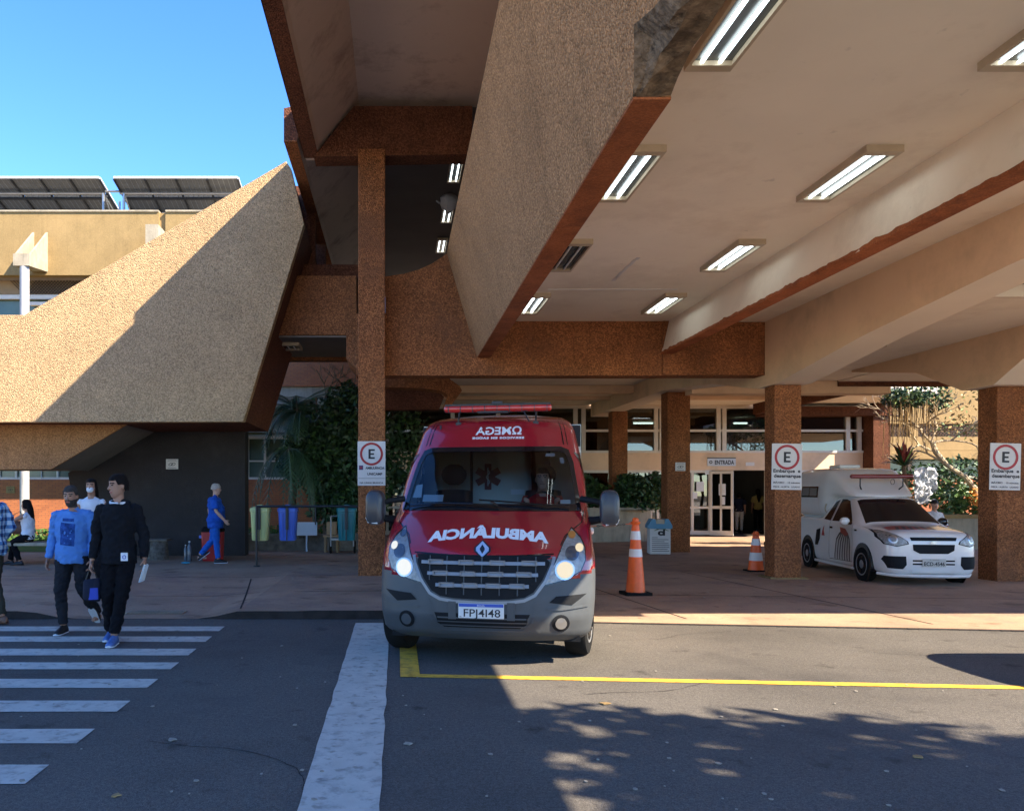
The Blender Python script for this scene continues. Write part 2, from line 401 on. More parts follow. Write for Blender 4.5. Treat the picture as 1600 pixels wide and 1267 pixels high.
def oil(name,scale,lo,hi,dark):
    nt=MATS[name].node_tree; bs=nt.nodes['Principled BSDF']; L=nt.links.new; src=bs.inputs['Base Color'].links[0].from_socket
    g=nd(nt,'ShaderNodeNewGeometry'); n=nd(nt,'ShaderNodeTexNoise',Scale=scale,Detail=3,Roughness=.5); L(g.outputs['Position'],n.inputs['Vector'])
    r=nd(nt,'ShaderNodeMapRange'); r.inputs[1].default_value=lo; r.inputs[2].default_value=hi; r.inputs[3].default_value=1; r.inputs[4].default_value=dark; L(n.outputs[0],r.inputs[0])
    mx=nd(nt,'ShaderNodeVectorMath',operation='SCALE'); L(src,mx.inputs[0]); L(r.outputs[0],mx.inputs['Scale']); L(mx.outputs[0],bs.inputs['Base Color'])
oil('road_white',11,.58,.70,.62); oil('asphalt',2.6,.64,.74,.55); oil('asphalt',.35,.5,.7,.8); oil('asphalt',38,.40,.62,.82); oil('road_yellow',13,.5,.68,.6); oil('plaza',1.7,.60,.72,.6); oil('plaza',9,.66,.74,.55); oil('ceiling_paint',.55,.55,.75,.93); oil('ceiling_paint',6,.70,.78,.8); oil('beam_paint',1.2,.6,.75,.8)
oil('pebble_brown',.8,.52,.7,.72); oil('pebble_light',.5,.55,.75,.82); oil('pebble_tan',.7,.55,.72,.78)
# ---------------------------------------------------------------- ground
m = MB(); m.add([(-250,-200,-.02),(250,-200,-.02),(250,400,-.02),(-250,400,-.02)], [(0,1,2,3)])
struct(m.build('ground', 'earth'))
def kerb_y(x): return 10.16 if x < 0 else 10.16-.122*x
m = MB(); m.add([(-40,-30,0),(40,-30,0),(40,kerb_y(40)+.3,0),(0,10.3,0),(-40,10.3,0)], [(0,1,2,3,4)])
struct(m.build('road', 'asphalt'))
m=MB(); m.add([(-70,-60,.01),(70,-60,.01),(70,-2.6,.01),(-70,-2.6,.01)],[(0,1,2,3)]); struct(m.build('bounce_sheet','pale_bounce'))  # unseen pale ground added behind the camera to bounce sunlight under the canopy
def bump_x(x):
    # raised kerb left of the van, lowered at the crossing and in front of the entrance
    def ss(a,b,t): t=max(0,min(1,(t-a)/(b-a))); return t*t*(3-2*t)
    if x < -4.05: return ss(-3.55-.5,-4.7,x)*.095+.004
    if x < -1.2: return ss(-2.45,-1.95,x)*.095+.004
    return .095*(1-ss(.9,1.9,x))+.012
def sw_z(x, y):
    k = kerb_y(x); h = bump_x(x); t = max(0, min(1, (y-k)/7)); base = .05 if x < 1.5 else .012
    z = h*(1-t)+base*t
    return z
xs = [-40,-30,-20,-14,-10,-8,-7]+[-6.5+.25*i for i in range(46)]+[5.5,7,9,12,16,22,30,40]
ys = [0,.12,.3,.6,1,2,3,4,5,6,8,10,14,20,35]
V=[]; Fc=[]
for x in xs:
    k = kerb_y(x)
    V.append((x,k,-.01))
    for y in ys: V.append((x, k+y+(.012 if y==0 else 0), sw_z(x,k+y)))
n = len(ys)+1
for i in range(len(xs)-1):
    for j in range(n-1): Fc.append((i*n+j,(i+1)*n+j,(i+1)*n+j+1,i*n+j+1))
me_mi = [1 if (k % (n-1))==0 else 0 for k in range(len(Fc))]
m = MB(); m.add(V, Fc); m.mi = me_mi
pl = struct(m.build('plaza_pavement', ['plaza','kerb']))
PLZ = tree_of(pl.data)
def gz(x, y):
    h = PLZ.ray_cast(Vector((x,y,5)), Vector((0,0,-1)))[0]
    return h.z if h else 0.0
# gutter edge line of rough mortar along the kerb on the right
m = MB()
for i in range(70):
    x = 1.95+i*.11; y = kerb_y(x)-.03
    m.box(x, x+.12, y-.012-.012*random.random(), y+.02, .001, .006+.006*random.random())
struct(m.build('gutter_line', 'kerb'))
# painted markings
m = MB(); ST=[(978.8,986),(994.4,1002.8),(1013.6,1024),(1035,1045.6),(1060.8,1074.8),(1094.8,1112),(1139,1161.6),(1194.8,1225)]
for a, b in ST+[(1270,1325)]:
    ya, yb = 2032/(a-767), 2032/(b-767)
    N=40; top=[]; bot=[]
    for i in range(N+1):
        x=-12+(9.97)*i/N; top.append((x, ya+.006*noise.noise((x*6,ya,0)), .004)); bot.append((x, yb+.006*noise.noise((x*6,yb,3)), .004))
    m.add(top+bot, [(i,i+1,N+2+i,N+1+i) for i in range(N)])
o = m.build('crosswalk_stripes', 'road_white'); struct(o)
m = MB(); N=60; a=[]; b=[]
for i in range(N+1):
    y=1.5+8.35*i/N; a.append((-.50+.012*noise.noise((y*3,1,0)),y,.004)); b.append((-.085+.014*noise.noise((y*3,5,0)),y,.004))
m.add(a+b, [(i,N+1+i,N+2+i,i+1) for i in range(N)]); struct(m.build('white_stop_line','road_white'))
m = MB(); m.add([(.03,6.98,.008),(.20,6.98,.008),(.20,8.6,.008),(.03,8.6,.008)], [(0,1,2,3)])
N=50; a=[]; b=[]
for i in range(N+1):
    x=.03+9*i/N; y=7.05-.087*(x-.03); a.append((x,y-.06+.008*noise.noise((x*5,2,0)),.0045)); b.append((x,y+.06+.008*noise.noise((x*5,7,0)),.0045))
m.add(a+b, [(i,i+1,N+2+i,N+1+i) for i in range(N)]); struct(m.build('yellow_line','road_yellow'))
# manhole-like lid, leaves and litter on the asphalt
def flake(name, label, cat, px, py, r, mt, dz=.006):
    g = G(px,py); k=[]; random.seed(px*7+py)
    for i in range(9):
        a=2*math.pi*i/9; rr=r*random.uniform(.5,1.15); k.append((g.x+rr*math.cos(a), g.y+rr*.9*math.sin(a), g.z+dz+gz(g.x,g.y)*(g.y>10)))
    mm=MB(); mm.prism(k,(0,0,.006)); return tag(mm.build(name, mt), label, cat)
flake('dry_leaf','pale dry leaf lying on asphalt between crosswalk and white band','leaf',268,1157,.035,'litter')
flake('dry_leaf','small curled leaf on dark asphalt near the bottom of the crosswalk','leaf',181,1244,.028,'dry_leaf')
flake('dry_leaf','dark dry leaf beyond the yellow line in the sunlit patch','leaf',946,1100,.045,'dry_leaf')
flake('dry_leaf','dark curled leaf in the tree shadow on the right','leaf',1436,1184,.035,'dry_leaf')
flake('paper_scrap','white scrap of paper beside the white road band','litter',638,1163,.035,'litter')
random.seed(5)
m = MB()
for i in range(170):
    px=random.uniform(-20,1600); py=random.choice([random.uniform(870,960),random.uniform(985,1266)])
    g=G(px,py); z=(gz(g.x,g.y) if g.y>10.2 else 0)+.005; r=random.uniform(.006,.02)
    m.prism([(g.x+r*math.cos(a)*random.uniform(.5,1.2), g.y+r*math.sin(a), z) for a in (0,1.2,2.5,3.8,5.1)], (0,0,.004))
tag(m.build('ground_litter','litter'),'tiny scattered leaf and stone crumbs over road and pavement','litter',kind='stuff')
# ribbed drain cover in the pavement at the crossing
g0=G(200,957,.01); g1=G(285,957,.01); m=MB()
for i in range(16):
    x=g0.x+(g1.x-g0.x)*i/15; m.box(x,x+.025,g0.y-.12,g0.y+.14,.012,.022,M=Matrix.Translation((0,0,gz(x,g0.y)-.006)))
tag(m.build('drain_grate','concrete'),'ribbed drain grate in the pavement behind the crossing','grate')
# pavement joints
m=MB()
for (a,b) in (((3.6,10.1),(3.0,15)),((6.4,9.7),(5.6,16)),((2.0,12.6),(9.5,11.9)),((-8,12.2),(1.2,12.3)),((-2.0,10.4),(-2.6,14.5)),((-8,14.6),(-1,14.8)),((-.1,10.4),(-.2,14.8))):
    a=Vector(a);b=Vector(b);d=(b-a).normalized();w=Vector((-d.y,d.x))*.012;K=14;p=[];q=[]
    for i in range(K+1):
        c=a.lerp(b,i/K); p.append((c.x+w.x,c.y+w.y,gz(c.x,c.y)+.003)); q.append((c.x-w.x,c.y-w.y,gz(c.x,c.y)+.003))
    m.add(p+q,[(i,i+1,K+2+i,K+1+i) for i in range(K)])
struct(m.build('pavement_joints','kerb'))
# ================================================================ CANOPY
ZM=4.73          # middle bay ceiling
BY=15.0          # plane of the frontal beams
canopy = thing('hospital_canopy','tall brown pebbledash concrete canopy on square columns over the ambulance bay','canopy',(3,BY,0))
def part(name, mb, mt, **k): return mb.build(name, mt, canopy, **k)
def xsec(pts, y0, y1): m=MB(); m.prism([(x,y0,z) for x,z in pts],(0,y1-y0,0)); return m
# long beam one: tall tan face on the left of the middle bay
part('long_beam', xsec([(1.48,4.07),(1.72,4.07),(1.80,8.85),(1.64,8.85),(.92,6.0)],5.1,BY), 'pebble_tan')
part('beam_underside', MB().box(1.484,1.722,5.1,BY-.002,4.055,4.072), 'beam_bottom')
# damaged near end: raised, rough underside
m=MB(); NY=44; rows=[]
for i in range(NY+1):
    y=5.1-6.6*i/NY
    j=.10*max(0,noise.fractal((y*2.2,3,1),1,2,4)+.35)+.05
    e=min(1,i/2)
    ring=[(1.64,y,8.85),(.92,y,6.0),(1.48-.29*e*(j+.13),y,4.07+e*(j+.13)),(1.50+.02*random.random(),y,4.07+e*(j+.05)),(1.56+.03*noise.noise((y*9,0,4)),y,4.07+e*(.10+.03*noise.noise((y*7,1,0)))),
          (1.64,y,4.07+e*(.10+.025*noise.noise((y*8,5,0)))),(1.72-.02*random.random()*e,y,4.08+e*.07),(1.80,y,8.85)]
    rows.append(ring)
n=8; vs=[p for r in rows for p in r]; fs=[]; mi=[]
for i in range(NY):
    for k in range(n-1):
        fs.append((i*n+k,i*n+k+1,(i+1)*n+k+1,(i+1)*n+k)); mi.append([0,0,2,2,1,1,0][k])
m.add(vs,fs); m.mi=mi; m.add([vs[k] for k in range(8)],[tuple(range(8))],1)
part('long_beam', m, ['pebble_tan','spall','spall_edge'], label='broken near end of the tall beam with bare rough concrete')
# long beam two
m=MB(); y0,y1=.9,BY
part('long_beam', xsec([(4.88,4.13),(5.08,4.13),(5.12,ZM+.02),(5.02,ZM+.02)],y0,y1), 'ceiling_paint')
m=MB(); K=220; L_=[];R_=[];L2=[];R2=[]
for i in range(K+1):
    y=y0+(y1-y0)*i/K; a=.014*noise.noise((y*4,0,0))+.045*max(0,noise.noise((y*2.3,4,0))-.25)+.02*max(0,noise.noise((y*11,2,0))-.2)
    L_.append((4.872+a,y,4.118)); R_.append((5.09,y,4.118)); L2.append((4.872+a,y,4.155+.035*abs(noise.noise((y*5,9,0)))+.03*abs(noise.noise((y*13,3,0))))); R2.append((5.095,y,4.23))
q=K+1
m.add(L_+R_+L2+R2,[(i,i+1,q+i+1,q+i) for i in range(K)]+[(i,i+1,2*q+i+1,2*q+i) for i in range(K)]+[(q+i,q+i+1,3*q+i+1,3*q+i) for i in range(K)])
part('beam_underside', m, 'beam_bottom')
# long beam three (painted, tapering down to its column)
def taper(x0,x1,prof,zt,name='long_beam',mt='beam_paint',mb='beam_grey'):
    m=MB(); vs=[]; 
    for y,z in prof: vs+= [(x0,y,z),(x1,y,z),(x1,y,zt),(x0,y,zt)]
    K=len(prof); fs=[];mi=[]
    for i in range(K-1):
        for k in range(4): fs.append((i*4+k,i*4+(k+1)%4,(i+1)*4+(k+1)%4,(i+1)*4+k)); mi.append(1 if k==0 else 0)
    fs+=[(0,1,2,3),tuple((K-1)*4+k for k in (3,2,1,0))]; mi+=[0,0]
    m.add(vs,fs); m.mi=mi; part(name,m,[mt,mb])
taper(6.78,7.40,[(7.8,4.18),(9,4.1),(11.8,3.86),(14.5,3.52),(15.3,3.52),(17.5,3.9),(20.8,4.17),(21.6,4.17),(28.4,4.19)],4.95)
taper(10.35,11.05,[(11.42,4.3),(13.0,4.0),(14.1,3.44),(14.9,3.44),(16.2,3.95),(18.5,4.3)],4.6)
taper(13.9,14.6,[(11.42,4.3),(13.0,4.0),(14.1,3.44),(14.9,3.44),(16.2,3.95),(18.5,4.3)],4.6)
# middle bay ceiling and roof slab
part('ceiling', MB().box(1.72,5.04,.9,BY-.001,ZM,ZM+.10), 'ceiling_paint')
part('roof_slab', MB().box(1.72,5.50,.9,BY,ZM+.10,5.03), 'concrete')
part('ceiling', MB().box(5.13,5.49,.9,BY,ZM-.02,ZM+.095), 'ceiling_paint')
part('ceiling', MB().box(5.501,6.779,7.8,BY,ZM-.02,ZM+.095), 'ceiling_paint')
part('roof_slab', MB().box(5.501,6.9,7.8,BY,ZM+.10,5.03), 'concrete')
# frontal beam B between column A and beam three
part('cross_beam', MB().box(-.75,4.90,BY,BY+.42,3.73,4.87), 'pebble_brown')
part('cross_beam', MB().box(4.903,6.777,BY-.035,BY+.42,3.735,4.87), 'pebble_brown')
# curved infill above it in the lightwell
m=MB(); pts=[(602,432),(630,428),(655,421),(675,412),(690,402),(700,394),(728,494),(602,494)]
m.prism([P(a,b,BY+.12) for a,b in pts],(0,.3,0)); part('infill_wall', m, 'pebble_brown')
# column A
ca=P(561,893,BY)
part('column', MB().box(-.697,-.213,BY-.34,BY-.002,.03,7.77), 'pebble_brown', bevel=.012)
# lightwell: left edge beam, its splayed inside, ceiling and high cross beam
ZW=8.75
part('edge_beam', xsec([(-1.69,7.75),(-1.44,7.75),(-1.40,7.85),(-.70,ZW),(-.70,9.05),(-1.69,8.42)],-1.5,BY+.14), 'ceiling_pink')
part('edge_beam', MB().box(-1.70,-1.44,-1.5,BY-.002,7.735,7.752), 'pebble_dark')
part('edge_beam', MB().box(-1.704,-1.69,-1.5,BY-.002,7.735,8.4), 'pebble_dark')
part('ceiling', MB().box(-.70,1.639,-1.5,BY+.159,ZW,ZW+.3), 'ceiling_pink')
part('roof_slab', MB().box(1.64,1.82,-1.5,BY+.45,8.852,9.05), 'pebble_tan')
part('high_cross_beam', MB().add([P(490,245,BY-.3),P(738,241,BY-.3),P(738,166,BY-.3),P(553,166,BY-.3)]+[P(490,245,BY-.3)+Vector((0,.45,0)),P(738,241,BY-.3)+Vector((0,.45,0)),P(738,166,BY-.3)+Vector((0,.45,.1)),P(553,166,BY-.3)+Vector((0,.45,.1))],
     [(0,1,2,3),(4,7,6,5),(0,4,5,1),(1,5,6,2),(2,6,7,3),(3,7,4,0)]), 'pebble_dark_shade')
part('edge_beam', xsec([(-1.97,7.75),(-1.76,7.75),(-1.72,7.85),(-.70,ZW),(-.70,9.05),(-1.97,8.3)],14.3,28), 'ceiling_pink')
part('edge_cladding', MB().box(-1.985,-1.9705,14.3,28,7.752,8.32).prism([(-1.985,14.299,7.752),(-1.76,14.299,7.752),(-1.72,14.299,7.85),(-.9,14.299,8.55),(-1.985,14.299,8.32)],(0,-.015,0)), 'pebble_dark')
part('edge_beam', MB().box(-1.986,-1.76,14.28,28,7.735,7.752), 'pebble_brown')
part('ceiling', MB().box(-.70,2.2,BY+.16,30,ZW+.01,ZW+.3), 'ceiling_shaded')
part('lightwell_wall', MB().box(1.81,2.2,13.2,30,5.035,ZW+.2), 'pebble_dark')
# bridge beam between ramp wall and column A, with its underside
part('bridge_beam', MB().box(-3.3,-.86,17.2,17.6,4.78+.12,6.15), 'pebble_brown')
part('bridge_beam', MB().box(-4.5,-.5,17.6,26,6.2,6.5), 'pebble_dark')
part('bridge_wall', MB().box(-2.35,-1.80,18.0,18.2,6.52,8.35), 'pebble_dark')
part('bridge_wall', MB().box(-3.2,-1.78,20.2,20.5,6.5,8.3), 'pebble_dark')
part('ceiling', MB().box(12.6,17.0,25.4,28.59,4.62,4.9), 'ceiling_paint')
part('bridge_soffit', MB().box(-3.4,-1.05,17.25,19.8,4.86,4.895), 'soffit')
part('bridge_beam', MB().box(-3.4,-1.05,19.8,20.1,4.78,6.1), 'pebble_brown')
part('bracket', MB().add([P(541,515,15.6),P(561,515,15.6),P(561,580,15.6),P(541,560,15.6)]+[p+Vector((0,1.4,0)) for p in (P(541,515,15.6),P(561,515,15.6),P(561,580,15.6),P(541,560,15.6))],[(0,1,2,3),(4,7,6,5),(0,4,5,1),(1,5,6,2),(2,6,7,3),(3,7,4,0)]), 'pebble_brown')
# back ceilings over the drop-off lane
part('ceiling', MB().box(-.3,6.778,BY+.43,28.59,4.62,4.9), 'ceiling_paint')
part('ceiling', MB().box(7.402,12.4,20.36,28.59,4.62,4.9), 'ceiling_paint')
part('ceiling', MB().box(7.402,10.349,11.4,20.35,4.34,4.9), 'ceiling_paint')
part('ceiling', MB().box(11.051,13.899,11.4,20.35,4.34,4.9), 'ceiling_paint')
part('ceiling', MB().box(14.601,24,11.4,20.35,4.34,4.9), 'ceiling_paint')
part('ceiling', MB().box(10.35,11.05,11.42,20.34,4.36,4.9), 'ceiling_paint')
part('ceiling', MB().box(13.9,14.6,11.42,20.34,4.36,4.9), 'ceiling_paint')
part('ceiling_step', MB().box(-.3,6.77,23.2,23.5,4.40,4.615).box(-.3,6.77,25.8,26.0,4.5,4.615), 'beam_paint')
part('ceiling_step', MB().box(7.41,12.4,23.2,23.5,4.35,4.615).box(7.41,12.4,25.8,26.0,4.5,4.615), 'beam_paint')
part('edge_beam', MB().prism([(7.41,20.4,4.05),(7.41,20.4,4.615),(7.41,20.9,4.615),(7.41,20.9,4.05)],(4.99,0,0)), 'beam_paint')
part('edge_beam', MB().box(12.4,12.56,20.4,28.3,4.26,4.95).box(11.06,13.89,20.352,20.47,4.22,4.95).box(14.61,24,20.352,20.47,4.22,4.95), 'pebble_dark_shade')
# front strip of bay four: corrugated sheet over a dark purlin
m=MB(); K=120; a=[];b=[]
for i in range(K+1):
    x=7.42+14*i/K; z=4.62+.045*math.sin(x*26); a.append((x,7.8,z+.12)); b.append((x,11.38,z))
m.add(a+b,[(i,i+1,K+2+i,K+1+i) for i in range(K)]); part('corrugated_roof', m, 'corrugated', smooth=True)
part('purlin', MB().box(7.41,24,11.18,11.25,4.46,4.54).box(7.41,24,7.85,7.95,4.50,4.62), 'black_metal')
part('ceiling_step', MB().box(7.402,10.349,11.3,11.399,4.3,4.52).box(11.06,13.89,11.3,11.399,4.3,4.52), 'beam_grey')
# arched opening edge left of the lane
pts=[(603,601),(660,603),(695,607),(713,616),(724,606),(724,600),(700,594),(603,592)]
def arch(pts,Y,d): m=MB(); m.prism([P(a,b,Y) for a,b in pts],(0,d,0)); return m
part('arched_beam', arch([(560,590),(700,590),(718,603),(722,610),(700,640),(692,637),(700,618),(690,611),(660,606),(560,604)],18.5,.5), 'pebble_brown')
part('arched_beam', arch([(560,604),(655,607),(686,613),(694,620),(686,640),(560,640)],22,.4), 'pebble_dark')
# right columns
def colm(x0,x1,y0,y1,z1): part('column', MB().box(x0,x1,y0,y1,-.005,z1), 'pebble_brown', bevel=.015)
colm(6.83,7.32,14.7,15.1,3.52)
colm(10.56,11.08,14.3,14.78,3.44)
colm(7.02,7.62,21.1,21.6,4.17)
colm(7.0,7.5,26.4,26.9,4.19)
colm(14.0,14.5,14.3,14.8,3.44)
# mortar collar at the foot of the column
m=MB()
for i in range(26):
    a=2*math.pi*i/26; m.box(-.05,.05,-.02,.02,0,.02+.015*random.random(),M=Matrix.Translation((7.075+.29*max(-1,min(1,1.5*math.cos(a))),14.9+.24*max(-1,min(1,1.5*math.sin(a))),.01)))
part('column_footing', m, 'facade_yellow')
# fluorescent fixtures
def fixture(name,label,X,Y,Z,lit=True,alongx=False,ln=1.30,w=.34,group='fluorescent fittings under the canopy'):
    t=thing(name,label,'ceiling light',(X,Y,Z),R(90) if alongx else 0,group)
    h=ln/2; m=MB()
    m.box(-w/2,-w/2+.025,-h,h,-.065,0).box(w/2-.025,w/2,-h,h,-.065,0).box(-w/2+.025,w/2-.025,-h,-h+.09,-.065,0).box(-w/2+.025,w/2-.025,h-.09,h,-.065,0)
    m.build('housing','fixture_paint',t,world=False)
    MB().box(-w/2+.026,w/2-.026,-h+.091,h-.091,-.030,-.005).build('reflector','fixture_inside',t,world=False)
    for s in (-.075,.055):
        MB().lathe([(.011,-h+.10),(.014,-h+.11),(.014,h-.11),(.011,h-.10)],10,(s,0,-.047),'y').build('tube','tube_lit' if lit else 'tube_off',t,world=False,smooth=True)
    return t
order=['nearest','second nearest','third','farthest']
for i,Y in enumerate((5.3,8.0,10.75,13.5)):
    fixture('ceiling_light','%s twin-tube light in the row beside the tall tan beam'%order[i] if i!=2 else 'dimmer twin-tube light third in the row beside the tall tan beam',2.27,Y,ZM,lit=(i!=2))
    fixture('ceiling_light','%s twin-tube light in the row beside the right-hand painted beam'%order[i],4.42,Y,ZM)
for i,Y in enumerate((18.1,20.9,23.6)):
    fixture('ceiling_light','%s lit fitting high in the dark lightwell ceiling'%['nearest','middle','farthest'][i],1.30,Y,ZW,w=.3)
fixture('ceiling_light','slim lit fitting under the ceiling right of the painted beam',8.72,15.2,4.33,alongx=True,ln=.7)
fixture('ceiling_light','small lit fitting over the drop-off lane left of the middle column',4.0,24.5,4.6,alongx=True,ln=.9)
fixture('ceiling_light','small lit fitting over the lane before the entrance door',9.9,24.4,4.6,alongx=True,ln=.9)
fixture('ceiling_light','unlit square fitting under the bridge beside the ramp wall',-2.35,18.2,4.86,lit=False,ln=.7,w=.4)
# white cloth-like cover wrapped on a lightwell fitting
m=MB(); random.seed(3)
c=P(701,318,19.6)
rr=[]
for i in range(7):
    z=c.z+.22-.075*i; r=[.06,.17,.24,.22,.2,.12,.05][i]
    rr.append([Vector((c.x+r*math.cos(a)*random.uniform(.8,1.2),c.y+r*math.sin(a)*random.uniform(.8,1.2),z+random.uniform(-.03,.03))) for a in [2*math.pi*k/10 for k in range(10)]])
m.loft(rr); m.tube([c+Vector((-.22,0,.0)),c+Vector((-.3,0,.06))],.02)
m.tube([c+Vector((.05,0,.2)),c+Vector((.1,0,.9))],.01)
tag(m.build('hanging_cover','cloth_white',smooth=True),'crumpled pale cover hanging high in the dark lightwell','cover')
# thin wiring conduit on ceiling & crack repair streaks
m=MB()
m.box(2.35,4.35,12.6,12.63,ZM-.012,ZM-.0005)
part('repair_strip',m,'sign_white')
m=MB(); p=P(986,410,11.1); q=P(985,432,11.9)
K=12; 
for i in range(K):
    y=10.9+1.2*i/K; x=3.2+.05*noise.noise((y*4,0,0)); m.box(x,x+.05,y,y+.11,ZM-.004,ZM-.0005)
part('repair_strip',m,'sign_white')

# hairline cracks and tar lines in the road
m=MB(); random.seed(12)
for (x,y,a,L) in ((-3.5,7.1,.1,3.2),(-1.6,5.2,-.2,2.0),(2.2,8.7,.05,3.5),(1.5,6.4,.5,1.6),(4.4,8.2,-.5,1.8)):
    p=Vector((x,y)); K=int(L/.06); pr=None
    for i in range(K):
        a+=random.gauss(0,.28)*.6; a*=.97; q=p+Vector((math.cos(a),math.sin(a)*.6))*.06; w=random.uniform(.0015,.0045); n=Vector((-(q-p).y,(q-p).x)).normalized()*w
        m.add([(p.x+n.x,p.y+n.y,.003),(q.x+n.x,q.y+n.y,.003),(q.x-n.x,q.y-n.y,.003),(p.x-n.x,p.y-n.y,.003)],[(0,1,2,3)]); p=q
struct(m.build('road_cracks','kerb'))
# ================================================================ RAMP WALL (left)
ramp = thing('ramp_building','concrete ramp wall of pale pebbledash rising to a point over a black base wall','building',(-6,17,0))
Y0=16.2
poly=[(-700,492),(38,492),(447,252),(455,264),(475,350),(380,659),(-700,661)]
m=MB(); m.prism([P(a,b,Y0) for a,b in poly],(0,.22,0)); m.build('parapet_face','pebble_light',ramp,bevel=.01)
m=MB(); m.prism([P(a,b,Y0)+Vector((0,.221,0)) for a,b in [(-700,494),(39,494),(447,256),(453,266),(473,351),(379,656),(-700,658)]],(0,3.0,0)); m.build('ramp_body','pebble_dark',ramp)
m=MB(); m.add([P(a,b,17.3) for a,b in [(-600,733),(80,733),(204,659.5),(-600,659)]]+[P(a,b,17.3)+Vector((0,.08,0)) for a,b in [(-600,733),(80,733),(204,659.5),(-600,659)]],[(0,1,2,3),(4,7,6,5),(0,4,5,1),(1,5,6,2),(2,6,7,3),(3,7,4,0)])
m.build('lower_parapet','pebble_tan',ramp)
a=[P(-600,733,17.38),P(80,733,17.38),P(204,659.5,17.38)]
m=MB(); d=Vector((0,2.1,0)); m.add([p+Vector((0,0,.012)) for p in a]+[p+d+Vector((0,0,.012)) for p in a]+[p+Vector((0,0,.2)) for p in a]+[p+d+Vector((0,0,.2)) for p in a],[(0,3,4,1),(1,4,5,2),(6,7,10,9),(7,8,11,10),(0,1,7,6),(1,2,8,7),(3,9,10,4),(4,10,11,5),(0,6,9,3),(2,5,11,8)])
m.build('sloping_soffit','soffit',ramp)
wl=P(0,0,19.5)
zz=lambda y:EYE-(y-CY)/F*19.5
xx=lambda x:(x-CX)/F*19.5
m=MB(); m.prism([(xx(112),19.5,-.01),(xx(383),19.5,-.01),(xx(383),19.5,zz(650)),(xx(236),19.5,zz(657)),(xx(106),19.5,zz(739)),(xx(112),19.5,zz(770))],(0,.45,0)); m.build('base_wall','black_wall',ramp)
def plaque(name,label,cat,X,Y,Z,w,h,base='sign_white',emblem=True,lines=0):
    t=thing(name,label,cat,(X,Y,Z)); m=MB(); m.box(X-w/2,X+w/2,Y,Y+.015,Z-h/2,Z+h/2); m.build('board',base,t)
    if emblem:
        m=MB(); s=min(w,h)*.28
        for cx in (-.45*s,.45*s):
            K=18
            for i in range(K):
                a0,a1=2*math.pi*i/K,2*math.pi*(i+1)/K
                q=[]
                for (a,r) in ((a0,1),(a1,1),(a1,.72),(a0,.72)): q.append((X+cx+s*.75*r*math.cos(a)+.25*s*math.sin(a),Y-.003,Z-.02*h+s*.55*r*math.sin(a)))
                m.add(q,[(0,1,2,3)])
        m.box(X-w*.36,X+w*.36,Y-.004,Y-.001,Z-h*.40,Z-h*.36).box(X-w*.36,X+w*.36,Y-.004,Y-.001,Z+h*.33,Z+h*.37)
        m.build('emblem','ink',t)
    return t
p=P(269,725,19.49); plaque('emblem_sign','small white sign with interlaced ring emblem on the black base wall','sign',p.x,19.48,p.z,.29,.24)
# ================================================================ OLD HOSPITAL WING (behind, left)
wing = thing('hospital_wing','ochre hospital wing with brick ground floor behind the ramp wall','building',(-10,28,0))
def wp(name,mb,mt,**k): return mb.build(name,mt,wing,**k)
WX0,WX1=-24,-.45
wp('upper_panel', MB().box(WX0,-8.19,28,28.35,9.03,11.2).box(-7.97,WX1,28,28.35,9.03,11.2).box(-8.19,-7.97,28.1,28.35,9.03,11.2), 'facade_yellow')
wp('coping', MB().box(WX0,-8.2,27.95,28.4,11.2,11.26).box(-7.96,WX1,27.95,28.4,11.2,11.26), 'concrete')
wp('roof', MB().box(WX0,WX1,28.35,36,10.6,10.9), 'concrete')
wp('wall', MB().box(WX0,WX1,28.9,29.1,3.5,7.4), 'facade_shade')
wp('wall', MB().box(WX0,WX1,28.5,28.9,4.4,5.25), 'concrete')
wp('brick_wall', MB().box(WX0,WX1,28.4,28.9,5.26,7.4), 'brick')
wp('brick_wall', MB().box(WX0,WX1,28.3,28.6,0,2.0), 'brick')
wp('ledge', MB().box(WX0,WX1,26.95,28.3,3.55,3.75), 'concrete')
wp('ledge', MB().box(WX0,WX1,28,29.0,7.4,7.6), 'facade_yellow')
# lattice vents and upper windows
m=MB()
m.box(WX0,WX1,28.75,28.85,8.55,9.03); wp('vent_back', m,'lattice_back')
m=MB(); x=-13.2
while x < -4:
    for s in (1,-1):
        m.prism([(x,28.70,8.56),(x+.03,28.70,8.56),(x+.03+s*.46,28.70,9.02),(x+s*.46,28.70,9.02)],(0,.03,0))
    x+=.11
wp('vent_lattice', m,'lattice')
wp('window_glass', MB().box(WX0,WX1,28.8,28.84,7.6,8.5), 'green_glass')
m=MB(); m.box(WX0,WX1,28.6,28.75,8.35,8.5).box(-12.9,-6,28.55,28.7,8.12,8.24)
for x in (-14.4,-13.2,-12.3,-10.6,-9,-7.4): m.box(x,x+.07,28.7,28.8,7.6,8.5)
wp('window_frame', m,'white_frame')
wp('window_glass', MB().box(WX0,WX1,28.5,28.53,2.05,3.5), 'green_glass')
m=MB(); m.box(WX0,WX1,28.38,28.5,2.0,2.08).box(WX0,WX1,28.42,28.5,3.42,3.52).box(WX0,WX1,28.42,28.5,2.62,2.67)
x=-23.5
while x<-.8: m.box(x,x+.07,28.41,28.5,2.08,3.42).box(x+.9,x+.93,28.43,28.5,2.08,3.42); x+=1.45
wp('window_frame', m,'white_frame')
